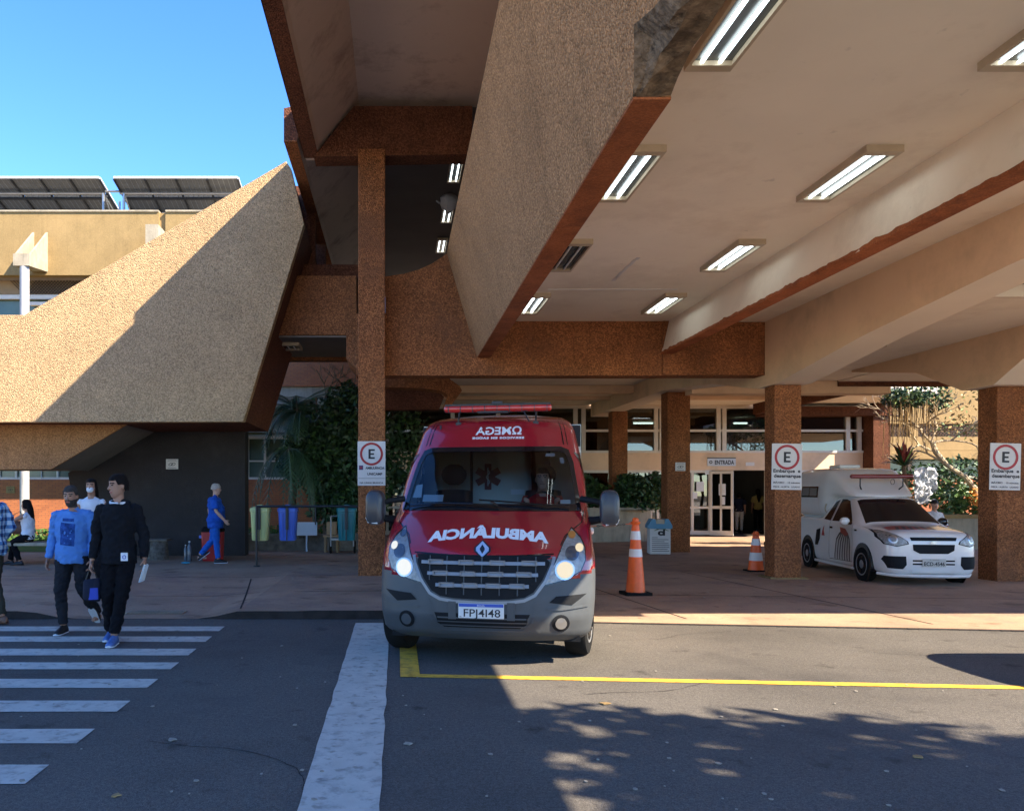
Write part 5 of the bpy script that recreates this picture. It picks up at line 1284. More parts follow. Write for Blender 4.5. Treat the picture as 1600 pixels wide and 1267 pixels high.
lb=pp('light_bar',MB().tube([(-.62,1.92,1.84),(-.60,1.92,1.84),(.60,1.92,1.84),(.62,1.92,1.84)],[.02,.04,.04,.02],12),'lightbar_dim',smooth=True)
m=MB()
for x in (-.42,.42): m.tube([(x,1.92,1.81),(x,1.93,1.66),(x+.05*(1 if x<0 else -1),1.99,1.60)],.014,6)
K=10; m.tube([Vector((.22+.04*math.cos(2*math.pi*i/K),1.93,1.74+.05*math.sin(2*math.pi*i/K))) for i in range(K+1)],.006,4); m.build('bar_bracket','black_metal',lb,world=False)
for s in (1,-1):
    for yy in (.83,3.50):
        wheel(pk,.80*s,yy,.30,.19,R(4) if yy<1 else 0,s=s)
        m=MB(); K=16; rg=[]
        for i in range(K+1):
            a=math.pi*i/K-.12+.24*0; a=-.25+(math.pi+.5)*i/K; rg.append([Vector((.60*s,yy+.375*math.cos(a),.30+.375*math.sin(a))),Vector((.872*s,yy+.37*math.cos(a),.30+.37*math.sin(a))),Vector((.872*s,yy+.325*math.cos(a),.30+.325*math.sin(a))),Vector((.60*s,yy+.33*math.cos(a),.30+.33*math.sin(a)))])
        m.loft(rg); pp('wheel_arch',m,'black_gloss')
        pp('wheel_well',MB().lathe([(.001,.852*s),(.34,.852*s),(.34,.868*s),(.001,.868*s)],28,(0,yy,.30),'x'),'black_gloss')
# dark saloon just outside the frame on the right; its shadow falls into the picture
CS=[(0,.30,.55,.55,.5,.66),(.06,.20,.76,.62,.66,.74),(.5,.18,.86,.72,.72,.86),(1.15,.18,.87,.86,.72,.98),(1.35,.18,.87,.88,.70,1.06),(1.9,.18,.87,.90,.58,1.40),(2.3,.18,.87,.90,.56,1.45),(2.9,.18,.87,.90,.56,1.42),(3.25,.2,.86,.90,.60,1.2),(3.4,.25,.82,.88,.62,.98)]
cm=carbody(CS); CBV2=tree_of(cm); dc=thing('parked_car','dark saloon car parked at the right edge of the road, mostly outside the frame','car',(6.98,4.05,0),0)
o=obj('body',cm,'car_paint',dc,world=False,smooth=2); cm.materials.clear(); cm.materials.append(MATS['car_paint'])
m=MB(); patch(CBV2,[(-.62,1.03),(.62,1.03),(.5,1.36),(-.5,1.36)],'-y',.006,.08,m); patch(CBV2,[(1.6,.95),(2.0,1.33),(2.8,1.33),(3.05,.98)],'-x',.006,.08,m); patch(CBV2,[(1.6,.95),(2.0,1.33),(2.8,1.33),(3.05,.98)],'+x',.006,.08,m); m.build('window','black_gloss',dc,world=False)
for s in (1,-1):
    patch(CBV2,[(.45*s,.60),(.75*s,.60),(.75*s,.72),(.45*s,.70)],'-y',.006,.05).build('headlight','lens',dc,world=False)
    for yy in (.85,2.9): wheel(dc,.80*s,yy,.30,.2,0,s=s)
# ================================================================ PEOPLE
def fuse(mb, voxel, smooth=4, wr=0, wf=6, seed=0):
    me=mb.mesh('t'); o=bpy.data.objects.new('t',me); col.objects.link(o)
    r=o.modifiers.new('r','REMESH'); r.mode='VOXEL'; r.voxel_size=voxel
    s=o.modifiers.new('s','SMOOTH'); s.iterations=smooth; s.factor=.5
    out=evald(o)
    if wr:
        out.update(); nn=[v.normal.copy() for v in out.vertices]
        for v,n in zip(out.vertices,nn):
            c=v.co; k=noise.noise(Vector((c.x*wf+seed,c.y*wf,c.z*wf*1.8+c.x*wf)))+.5*noise.noise(Vector((c.x*wf*2.3,c.y*wf*2.3+seed,c.z*wf*3.4-c.x*wf*2)))
            v.co=c+n*wr*max(k+.15,-.3)
    return out
DJ=dict(pel=(0,0,.95),waist=(0,0,1.08),chest=(0,0,1.32),neck=(0,0,1.475),head=(0,-.015,1.635),
  shR=(-.175,0,1.42),elR=(-.225,.02,1.13),wrR=(-.235,-.04,.88),shL=(.175,0,1.42),elL=(.225,.02,1.13),wrL=(.235,-.04,.88),
  hipR=(-.088,0,.92),knR=(-.095,-.02,.50),anR=(-.095,.02,.09),hipL=(.088,0,.92),knL=(.095,-.02,.50),anL=(.095,.02,.09))
def hand(mb,w,el,s,side,curl=.5,s2=1):
    """palm with four bent fingers and a thumb; side=+1 thumb toward -y"""
    w=Vector(w); d=(w-Vector(el)).normalized(); f=Vector((0,-1,0)); f=(f-d*f.dot(d)).normalized(); n=d.cross(f)*side   # f: thumb side, n: palm normal
    k=s*s2; p1=w+d*.085*k
    mb.tube([w-d*.02*k,w+d*.02*k,w+d*.055*k,p1],[(.018*k,.026*k),(.016*k,.034*k),(.015*k,.040*k),(.013*k,.038*k)],10,side=n)
    for i,(off,L) in enumerate(((.028,.078),(.010,.086),(-.009,.080),(-.027,.064))):
        a=p1+f*off*k; q=[a-d*.012*k]; dd=d.copy()
        q.append(a)
        for j in range(3):
            ang=curl*(.5+.35*j)*(1+.12*i); dd=(dd*math.cos(ang)+n*math.sin(ang)).normalized(); a=a+dd*L*k*(.42,.32,.26)[j]; q.append(a)
        mb.tube(q,[.0098*k,.0098*k,.0092*k,.0085*k,.0072*k],7,side=n)
    a=w+d*.025*k+f*.028*k; b=a+(f*.7+d*.7+n*.35).normalized()*.042*k; c=b+(d*.9+f*.2+n*.5).normalized()*.034*k
    mb.tube([w+d*.01*k+f*.01*k,a,b,c],[.015*k,.013*k,.011*k,.009*k],8,side=n)
HR=[(-.115,.022,.026,-.050),(-.10,.040,.050,-.036),(-.075,.054,.070,-.022),(-.045,.062,.082,-.012),(-.01,.069,.090,-.004),(.025,.074,.096,.002),(.06,.075,.097,.006),(.088,.064,.083,.008),(.106,.044,.058,.008),(.117,.016,.02,.008)]
def person(name,label,loc,rz,H,J=None,yaw=0,pitch=0,skin='skin_tan',top=None,bottom=None,shoes='shoe_black',hair='hair_black',hairstyle='short',vox=.010,
           sleeve='long',fat=1.0,belly=0,hem=.86,extra=None,group=None,fem=False,loose=.018,beard=False,curl=.55,cuff=.10,tuck=None,cat='person',face=True,sole=True):
    k=H/1.75; j={a:Vector(b) for a,b in DJ.items()}
    if J:
        for a,b in J.items(): j[a]=Vector(b)
    for a in j: j[a]=j[a]*k
    root=thing(name,label,cat,loc,rz,group); S=k
    HM=Matrix.Translation(j['head'])@Matrix.Rotation(yaw,4,'Z')@Matrix.Rotation(pitch,4,'X')@Matrix.Scale(S,4)
    def limb(mb,pts,rad,side=None): mb.tube([j[p] if isinstance(p,str) else p for p in pts],rad,12,side=side)
    def mid(a,b,t): return j[a].lerp(j[b],t)
    sw=.92 if fem else 1
    def torso(mb,e,z0=None,hemr=0):
        up=(j['chest']-j['waist']).normalized(); dn=(j['pel']-j['waist']).normalized()
        low=j['pel']+dn*.09*S if z0 is None else j['pel']+dn*max(.02,(j['pel'].z-z0*S))
        pts=[low,j['pel']+dn*.0,j['waist'].lerp(j['pel'],.35),j['waist'],j['waist'].lerp(j['chest'],.5),j['chest'],j['chest'].lerp(j['neck'],.55),j['chest'].lerp(j['neck'],.82)]
        r=[(.150,.112),(.162,.120),(.148,.110),(.138*sw,.104),(.152*sw,.110),(.168*sw,.116),(.150*sw,.098),(.105*sw,.072)]
        rr=[]
        for i,(a,b) in enumerate(r):
            f=fat*(1+ (belly if 1<=i<=4 else 0)); ex=hemr if i==0 else 0
            rr.append((a*S*fat*(1+.4*(belly if 1<=i<=4 else 0))+e+ex,b*S*f+e+ex))
        if belly:
            for i in (2,3,4): pts[i]=pts[i]+Vector((0,-.05*belly*S*2,0))
        mb.tube(pts,rr,18)
        for s in 'LR':
            mb.tube([j['neck'].lerp(j['sh'+s],.10)-Vector((0,0,.012*S)),j['neck'].lerp(j['sh'+s],.5)-Vector((0,0,.036*S)),j['sh'+s]-Vector((0,0,.022*S))],[.036*S+e*.8,.044*S+e*.9,.046*S+e],10)
            mb.ball(j['sh'+s]-Vector((0,0,.028*S)),.046*S+e*.75,12)
    # ---- body, one continuous skin
    mb=MB(); torso(mb,0); 
    mb.tube([j['chest'].lerp(j['neck'],.7),j['neck'],j['head']+Vector((0,.01,-.05))*S,j['head']],[.075*S,.058*S,.054*S,.05*S],12)
    rings=[]
    for z,rx,ry,yo in HR: rings.append([HM@Vector((rx*math.cos(a),yo+ry*math.sin(a)*(1 if math.sin(a)<0 else .98),z)) for a in [2*math.pi*i/20 for i in range(20)]])
    mb.loft(rings)
    mb.tube([HM@Vector(p) for p in ((0,-.082,.030),(0,-.100,.005),(0,-.112,-.018),(0,-.100,-.026))],[.008*S,.011*S,.015*S,.010*S],8)
    mb.tube([HM@Vector(p) for p in ((-.045,-.070,.042),(0,-.090,.040),(.045,-.070,.042))],[.009*S]*3,8)
    mb.tube([HM@Vector(p) for p in ((-.022,-.088,-.052),(0,-.094,-.050),(.022,-.088,-.052))],[.009*S]*3,8)
    for s in (1,-1): mb.ball(HM@Vector((.078*s,.012,-.002)),(.010*S,.020*S,.032*S),10,M=Matrix.Rotation(yaw,3,'Z'))
    for s in 'LR':
        limb(mb,['sh'+s,mid('sh'+s,'el'+s,.45),'el'+s,mid('el'+s,'wr'+s,.35),'wr'+s],[.047*S,.045*S*fat,.038*S,.040*S,.027*S])
        limb(mb,['hip'+s,mid('hip'+s,'kn'+s,.4),'kn'+s,mid('kn'+s,'an'+s,.35),'an'+s],[.088*S*fat,.078*S*fat,.054*S,.055*S,.036*S])
        hand(mb,j['wr'+s],j['el'+s],S,1 if s=='L' else -1,curl)
        a=j['an'+s]; mb.tube([a+Vector((0,.05,-.05))*S,a+Vector((0,-.05,-.06))*S,a+Vector((0,-.15,-.068))*S],[.032*S,.035*S,.022*S],8)
    me=fuse(mb,vox,3); body=obj('body',me,skin,root,world=False,smooth=2)
    me.materials.append(MATS['lips']); me.materials.append(MATS['eye_dark']); me.materials.append(MATS[hair]); me.materials.append(MATS['eye_white'])
    if face:
        inv=HM.inverted()
        for p in me.polygons:
            c=inv@p.center
            if c.y<-.055 and abs(c.x)<.06 and -.12<c.z<.08:
                if abs(c.z+.052)<.009 and abs(c.x)<.026: p.material_index=1
                for s in (1,-1):
                    dx=(c.x-.031*s); 
                    if (dx/.016)**2+((c.z-.020)/.0085)**2<1: pass
                    if (dx/.013)**2+((c.z-.020)/.0065)**2<1: p.material_index=2
                    if abs(dx)<.021 and abs(c.z-.043+abs(dx)*.15)<.0065: p.material_index=3
            if beard and c.z<-.030 and c.z>-.125 and c.y<.02 and not (abs(c.x)<.022 and c.z>-.062 and c.z<-.043):
                p.material_index=3
    # ---- clothes
    if top:
        mb=MB(); torso(mb,loose*S,hem,.012*S)
        for s in 'LR':
            if sleeve=='long': limb(mb,['sh'+s,mid('sh'+s,'el'+s,.45),'el'+s,mid('el'+s,'wr'+s,.5),mid('el'+s,'wr'+s,.97)],[.054*S+loose*.35,.053*S*fat+loose*.40,.050*S+loose*.3,.046*S+loose*.2,.040*S])
            elif sleeve=='short': limb(mb,['sh'+s,mid('sh'+s,'el'+s,.4),mid('sh'+s,'el'+s,.78)],[.062*S+loose*.5,.062*S*fat+loose*.7,.066*S+loose*.9])
        tme=fuse(mb,vox,3,wr=.013*S*(loose/.018),wf=8,seed=H*31+loc[0]); tp=obj('shirt',tme,top,root,world=False,smooth=2)
        if tuck:
            c0=j['neck']; m=MB(); K=22; pts=[c0+Vector((.086*S*math.cos(2*math.pi*i/K),.004-.080*S*math.sin(2*math.pi*i/K)*1.0,-.006*S-.016*S*math.sin(2*math.pi*i/K))) for i in range(K+1)]; m.tube(pts,.016*S,8); m.build('collar',tuck,tp,world=False,smooth=True)
    else: tp=None
    if bottom:
        mb=MB(); dn=(j['pel']-j['waist']).normalized(); mb.tube([j['waist'].lerp(j['pel'],.6),j['pel'],(j['hipL']+j['hipR'])/2+Vector((0,0,-.05*S))],[(.160*S*fat,.118*S*fat),(.178*S*fat,.132*S*fat),(.170*S*fat,.120*S*fat)],18)
        for s in 'LR': limb(mb,['hip'+s,mid('hip'+s,'kn'+s,.4),'kn'+s,mid('kn'+s,'an'+s,.4),mid('kn'+s,'an'+s,.94)],[.100*S*fat,.090*S*fat,.071*S,.066*S,.058*S])
        bme=fuse(mb,vox,3,wr=.015*S,wf=9,seed=H*17+loc[1]); bt_=obj('trousers',bme,bottom,root,world=False,smooth=2)
    if shoes:
        for s in 'LR':
            a=j['an'+s]; sh=(a-j['kn'+s]).normalized(); lift=max(-.9,min(1.0,(-sh.y)*1.0)) if a.z>.12*S else 0
            FM=Matrix.Translation(a)@Matrix.Rotation(lift,4,'X')
            def ringsf(zb,sc=1,top_=None):
                rg=[]
                for y,w_,h in ((.085,.022,.055),(.065,.036,.085),(.02,.040,.095),(-.04,.041,.085),(-.10,.047,.055),(-.155,.046,.042),(-.190,.034,.032),(-.205,.015,.02)):
                    hh=h if top_ is None else top_
                    rg.append([FM@(Vector((w_*sc*math.cos(t),y*(1 if top_ is None else 1.03),zb+(hh*max(0,math.sin(t))) ))*S) for t in [2*math.pi*i/14 for i in range(14)]])
                return rg
            m=MB(); m.loft(ringsf(-.078)); so2=m.build('shoe',shoes,root,world=False,smooth=2)
            if sole: m=MB(); m.loft(ringsf(-.090,1.06,.022)); m.build('sole','shoe_sole',so2,world=False)
    # ---- hair
    if hairstyle:
        m=MB(); NV,NH=14,28; vs=[]
        for i in range(NV+1):
            th=math.pi*.5*i/NV*1.42
            for q in range(NH):
                a=2*math.pi*q/NH; fr=-math.sin(a)   # +1 at the front
                lim={'short':(.066 if fr>.5 else (.018 if fr>-.1 else -.050)),'long':(.066 if fr>.6 else (-.06 if fr>.1 else -.10)),'bald':(-.01 if fr<.0 else .02),'cap':.035}[hairstyle]
                lim+=.010*noise.noise(Vector((a*6,1,HM[0][3]))); z=.134*math.cos(th); z=max(z,lim); tt=math.acos(max(-1,min(1,z/.134))); g=1.0+.05*noise.noise(Vector((a*3,z*40,1)))
                rx,ry=.087*math.sin(tt)**.62*g,.110*math.sin(tt)**.62*g
                vs.append(HM@Vector((rx*math.cos(a),.006-ry*fr,z)))
        fs=[(i*NH+q,i*NH+(q+1)%NH,(i+1)*NH+(q+1)%NH,(i+1)*NH+q) for i in range(NV) for q in range(NH)]
        m.add(vs,fs)
        if hairstyle=='long':
            o=HM.to_translation(); bk=(HM.to_3x3()@Vector((0,1,0))).normalized(); m.tube([o+bk*.05*S+Vector((0,0,.04*S)),o+bk*.09*S+Vector((0,0,-.08*S)),o+bk*.13*S+Vector((0,0,-.25*S)),o+bk*.14*S+Vector((0,0,-.44*S))],[(.075*S,.06*S),(.088*S,.06*S),(.08*S,.045*S),(.035*S,.02*S)],14,side=(HM.to_3x3()@Vector((1,0,0))).normalized())
        obj('hair' if hairstyle!='cap' else 'cap',m.mesh('hair'),hair,root,world=False,smooth=2)
    return root,j,HM,tp,k
def hp(par,name,mb,mt,**k): return mb.build(name,mt,par,world=False,**k)
# 1 man in the black sweater
zc=0.0
r1,j1,H1,t1,k1=person('person','man in a black sweater and blue trainers carrying a lunch bag on the crosswalk',(-2.95,8.62,0),R(4),1.765,
  dict(shR=(-.172,0,1.42),shL=(.172,0,1.42),elR=(-.235,.03,1.13),wrR=(-.262,-.04,.865),elL=(.25,.03,1.13),wrL=(.275,-.03,.88),
       knR=(-.095,-.06,.50),anR=(-.105,.10,.11),hipR=(-.092,0,.92),knL=(.055,-.09,.51),anL=(-.015,-.12,.09)),
  yaw=R(-48),pitch=R(6),skin='skin_brown',top='sweater_black',bottom='trouser_black',shoes='shoe_blue',vox=.0065,hem=.83,loose=.024,tuck='cloth_white',beard=False,curl=.8)
m=MB(); q=Vector((.10,-.150,.905))*k1; m.box(q.x-.035,q.x+.035,-.168,-.150,q.z-.04,q.z+.045); hp(t1,'hem_label',m,'cloth_white')
m=MB(); K=14; m.tube([Vector((q.x+.016*math.cos(2*math.pi*i/K),-.170,q.z+.018*math.sin(2*math.pi*i/K))) for i in range(K+1)],.004,5); hp(t1,'hem_label_mark',m,'plate_blue')
# lunch bag in his right hand
M1=PM[r1.name]; hb=M1@(j1['wrR']+Vector((-.0,-.01,-.085))*k1)
bg=thing('lunch_bag','dark lunch bag with a bright blue panel held by the man in black','bag',(hb.x,hb.y,hb.z))
m=MB(); m.tube([(0,0,-.11),(.005,0,-.14),(.005,0,-.30),(0,0,-.335)],[(.080,.055),(.092,.065),(.098,.07),(.085,.06)],16); hp(bg,'bag_body',m,'cloth_navy',smooth=True,bevel=.004)
m=MB(); m.tube([(.035,-.052,-.20),(.04,-.06,-.32)],[(.05,.018),(.052,.018)],12); hp(bg,'bag_panel',m,'bag_blue',smooth=True)
m=MB(); m.tube([(-.06,0,-.12),(-.03,0,-.03),(0,0,.0),(.03,0,-.03),(.06,0,-.12)],.008,7); hp(bg,'bag_handle',m,'shoe_black',smooth=True)
pb=M1@(j1['wrL']+Vector((.0,-.02,-.09))*k1)
m=MB(); m.prism([pb+Vector((.012,-.05,.03)),pb+Vector((.02,.06,.03)),pb+Vector((-.035,.06,-.155)),pb+Vector((-.045,-.05,-.155))],(.006,0,-.002)); m.prism([pb+Vector((.022,-.05,.03)),pb+Vector((.03,.05,.02)),pb+Vector((-.015,.05,-.145)),pb+Vector((-.025,-.05,-.15))],(.004,0,-.002))
tag(m.build('folded_papers','paper'),'folded white papers held low by the man in black','papers')
# 2 man in the blue shirt
r2,j2,H2,t2,k2=person('person','bearded man in a blue long-sleeved shirt with dark chest print on the crosswalk',(-3.68,9.25,0),R(-3),1.655,
  dict(shR=(-.205,.0,1.42),shL=(.205,0,1.42),elR=(-.275,.05,1.13),wrR=(-.30,-.02,.88),elL=(.25,.0,1.13),wrL=(.26,-.08,.88),
       hipR=(-.1,0,.92),hipL=(.1,0,.92),knR=(-.11,-.10,.50),anR=(-.085,-.08,.09),knL=(.125,-.02,.50),anL=(.13,.40,.17),head=(-.02,-.03,1.625)),
  yaw=R(3),pitch=R(8),skin='skin_brown',top='shirt_blue',bottom='jeans_grey',shoes='shoe_black',hair='hair_grey',vox=.0065,fat=1.13,belly=.10,hem=.83,loose=.024,beard=True,curl=.7)
TB=tree_of(t2.data); m=MB(); patch(TB,[(-.085,1.00),(.075,.98),(.085,1.23),(-.08,1.25)],'-y',.003,.03,m); hp(t2,'chest_print',m,'print_navy',smooth=2)
m=MB(); patch(TB,[(-.06,1.262),(.07,1.255),(.07,1.29),(-.06,1.295)],'-y',.003,.03,m); hp(t2,'chest_print',m,'print_navy',smooth=2)
# 3 masked woman behind them
r3,j3,H3,t3,k3=person('person','woman in a white tank top and face mask walking behind the two men',(-4.62,12.3,gz(-4.6,12.3)),R(6),1.70,
  dict(shR=(-.165,0,1.42),shL=(.165,0,1.42),knR=(-.09,-.06,.50),anR=(-.08,-.05,.09),knL=(.09,0,.5),anL=(.09,.2,.12)),
  skin='skin_tan',top='cloth_white',bottom='jeans_grey',sleeve='none',hairstyle='long',vox=.010,fem=True,hem=.90,loose=.010)
m=MB(); m.ball(H3@Vector((0,-.070,-.045)),(.056*k3,.046*k3,.048*k3),14); hp(r3,'face_mask',m,'mask_white',smooth=True)
m=MB(); m.tube([H3@Vector(p) for p in ((-.05,-.06,-.03),(-.078,0,0))],.003,4); m.tube([H3@Vector(p) for p in ((.05,-.06,-.03),(.078,0,0))],.003,4); hp(r3,'mask_loop',m,'mask_white')
# 4 seated women on the bench
SIT=dict(pel=(0,0,.62),waist=(0,.02,.76),chest=(0,.0,1.00),neck=(0,-.01,1.155),head=(0,-.03,1.315),shR=(-.165,0,1.10),shL=(.165,0,1.10),
  elR=(-.21,-.10,.86),wrR=(-.12,-.28,.78),elL=(.21,-.10,.86),wrL=(.12,-.28,.78),hipR=(-.09,-.02,.60),knR=(-.10,-.40,.50),anR=(-.10,-.42,.09),hipL=(.09,-.02,.60),knL=(.10,-.38,.52),anL=(.10,-.30,.09))
a=dict(SIT); a.update(elL=(.22,-.22,.98),wrL=(.14,-.44,1.10),elR=(-.22,-.14,.86),wrR=(-.06,-.34,.80),knR=(-.09,-.34,.50),anR=(-.09,-.42,.09),knL=(.09,-.28,.50),anL=(.09,-.14,.09))
r4,j4,H4,t4,k4=person('person','seated woman with long dark hair pointing left, brown bag on her lap',(-7.72,17.0,gz(-7.7,17)),R(-88),1.66,a,yaw=R(-8),skin='skin_tan',top='cloth_white',bottom='trouser_black',shoes='shoe_black',hairstyle='long',sleeve='none',vox=.011,fem=True,hem=.58,fat=1.12,loose=.012,curl=.3,sole=False)
hbp=PM[r4.name]@Vector((-.05,-.24,.78)); bgt=thing('shoulder_bag','dark brown bag resting on the lap of the seated woman','bag',hbp); m=MB(); m.ball((0,0,0),(.20,.10,.15),14); hp(bgt,'bag_body',m,'leather_brown',smooth=True); m=MB(); m.tube([(-.15,0,.10),(-.08,0,.26),(.06,0,.34),(.16,0,.16)],.011,6); hp(bgt,'bag_strap',m,'leather_brown')
a=dict(SIT)
person('person','seated dark-haired person at the far left edge behind the man in the plaid shirt',(-8.52,17.3,gz(-8.5,17.3)),R(20),1.58,a,skin='skin_tan',top='cloth_navy',bottom='trouser_black',hairstyle='long',vox=.014,fem=True,hem=.58,sole=False)
bn=thing('stone_bench','low pale stone bench under the seated woman','bench',(-7.6,17.15,0)); z=.05
MB().box(-9.0,-6.65,16.85,17.45,.46,.53).build('seat','concrete',bn,bevel=.01)
for x in (-8.7,-7.0): MB().box(x,x+.18,16.95,17.35,.03,.46).build('leg','concrete_dark',bn)
# 5 man in the plaid shirt, partly out of frame
r5,j5,H5,t5,k5=person('person','man in a blue plaid shirt and brown shoes leaving the picture at the left edge',(-4.90,9.75,0),R(-112),1.75,
  dict(elL=(.24,.10,1.15),wrL=(.20,-.06,.93),elR=(-.24,.10,1.15),wrR=(-.20,-.06,.93),knR=(-.09,.0,.5),anR=(-.09,.12,.09),knL=(.09,-.12,.5),anL=(.09,-.15,.09)),
  yaw=R(-5),skin='skin_brown',top='plaid',bottom='trouser_olive',shoes='shoe_brown',vox=.009,fat=1.15,belly=.12,hem=.84,loose=.03,sole=False)
# 6 man in scrubs
r6,j6,H6,t6,k6=person('person','balding man in blue scrubs walking right past the red bin and black wall',(-3.93,17.6,gz(-3.9,17.6)),R(102),1.70,
  dict(shR=(-.19,.02,1.42),elR=(-.235,-.02,1.15),wrR=(-.22,-.20,.95),shL=(.19,.02,1.42),elL=(.24,.14,1.18),wrL=(.23,.10,.96),
       chest=(0,.02,1.32),knR=(-.10,-.02,.50),anR=(-.10,-.06,.09),knL=(.10,.06,.50),anL=(.10,.34,.17)),
  yaw=R(6),pitch=R(4),skin='skin_pale',top='scrubs_blue',bottom='trouser_blue',shoes='shoe_black',hair='hair_silver',hairstyle='bald',sleeve='short',vox=.009,fat=1.06,belly=.30,hem=.78,loose=.03,curl=.5)
# 7 people inside the door, man with a cap, driver
person('person','person in pale trousers and dark vest seen from behind inside the entrance door',(12.72,30.2,.06),R(160),1.52,dict(chest=(0,-.06,1.30),neck=(0,-.12,1.44),head=(0,-.2,1.56),elL=(.24,-.10,1.16),wrL=(.2,-.3,1.1)),skin='skin_tan',top='cloth_navy',bottom='trouser_white',vox=.014,hem=.9,sleeve='short',face=False)
person('person','person in a yellow top standing deeper inside the entrance hall',(13.95,31.4,.06),R(175),1.62,skin='skin_tan',top='cloth_yellow',bottom='trouser_black',vox=.014,hem=.9,sleeve='short',fem=True,hairstyle='long',face=False)
a=dict(SIT)
r9,j9,H9,t9,k9=person('person','man in a dark cap and white shirt sitting behind the white pickup',P(1459,812,20.2)-Vector((0,0,P(1466,812,20.2).z+.02)),R(8),1.70,a,yaw=R(-20),skin='skin_pale',top='cloth_white',bottom='trouser_black',hair='shoe_black',hairstyle='cap',vox=.012,hem=.58)
sb=P(1466,812,20.2); tag(MB().box(sb.x-.6,sb.x+.6,20.0,20.5,.0,.48).build('waiting_seat','concrete_dark',bevel=.02),'low dark block seat under the man in the cap','seat')
# driver (in ambulance space)
dl_=PM[amb.name]@Vector((.50,1.92,.42)); a=dict(SIT); a.update(elR=(-.24,-.16,.90),wrR=(-.17,-.36,1.02),elL=(.24,-.16,.90),wrL=(.17,-.36,1.02),knR=(-.12,-.40,.62),anR=(-.12,-.52,.42),knL=(.12,-.40,.62),anL=(.12,-.52,.42))
person('person','driver in a red uniform behind the ambulance windscreen',dl_,vang,1.74,a,skin='skin_pale',top='cloth_red',bottom='trouser_black',hair='hair_black',vox=.011,hem=.58,curl=1.1)
# ================================================================ STREET FURNITURE AND SMALL THINGS
def cone(name,label,loc,H,rb,base=.43,rz=0,bands=((.50,.63),(.73,.86))):
    t=thing(name,label,'traffic cone',loc,rz,'orange traffic cones')
    def rad(u): return rb*(1-u)**.9*.58+rb*.42*(1-u*.12)
    m=MB(); pr=[(rb*1.12,.05*H)]+[(rad(i/20),(.05+.86*i/20)*H) for i in range(21)]+[(rb*.50,.93*H),(rb*.50,.945*H),(rb*.34,.955*H),(rb*.34,.985*H),(rb*.20,H)]
    m.lathe(pr,24); m.build('cone_body','orange',t,world=False,smooth=True)
    for a,b in bands:
        m=MB(); pr=[]
        for i in range(7):
            u=((a+(b-a)*i/6)-.05)/.86; pr.append((rad(u)+.004,(a+(b-a)*i/6)*H))
        m.lathe([(pr[0][0]-.01,pr[0][1])]+pr+[(pr[-1][0]-.01,pr[-1][1])],24); m.build('reflective_band','cone_white',t,world=False,smooth=True)
    m=MB(); b=base/2; m.prism([(-b,-b*.9,0),(b,-b*.9,0),(b,b*.9,0),(-b,b*.9,0)],(0,0,.05*H)); m.build('base','rubber',t,world=False,bevel=.01)
    return t
g=G(993,930); cone('traffic_cone','tall orange cone with two white bands on a black base beside the ambulance',(g.x,g.y,0),1.19,.145,.40,R(5),((.50,.60),(.72,.83)))
g=G(1181,893); cone('traffic_cone','orange and white cone in front of the entrance, left of the signed column',(g.x,g.y,0),.80,.15,.38,0,((.28,.48),(.66,.82)))
g=G(1188,895); m=MB(); m.tube([(g.x+.03,g.y-.14,.62),(g.x+.06,g.y-.18,.45),(g.x+.10,g.y-.17,.2),(g.x+.12,g.y-.15,.02)],[(.03,.02),(.05,.02),(.05,.02),(.06,.03)],8); tag(m.build('black_strap','rubber',smooth=True),'black strap hanging on the orange and white cone near the entrance','strap')
# plastic chain between mirror side post and the tall cone
m=MB(); a=Vector((3.55,12.1,1.12)); b=Vector((1.9,13.2,1.10)); N=40
for i in range(N):
    t=(i+.5)/N; p=a.lerp(b,t)-Vector((0,0,.12*4*t*(1-t)*.5)); d=(b-a).normalized(); u=Vector((0,0,1)) if i%2 else d.cross(Vector((0,0,1)))
    m.tube([p+d*.022*math.cos(q)+u*.011*math.sin(q) for q in [2*math.pi*k/8 for k in range(9)]],.004,4,mi=(i//3)%2)
tag(m.build('plastic_chain',['orange','ink']),'thin orange and black chain strung from the tall cone towards the ambulance','chain')
m=MB(); m.lathe([(.16,0),(.16,.03),(.025,.05),(.02,1.1),(.03,1.12)],14,(1.9,13.2,0)); tag(m.build('chain_post','orange'),'slim orange chain post hidden behind the ambulance','post')
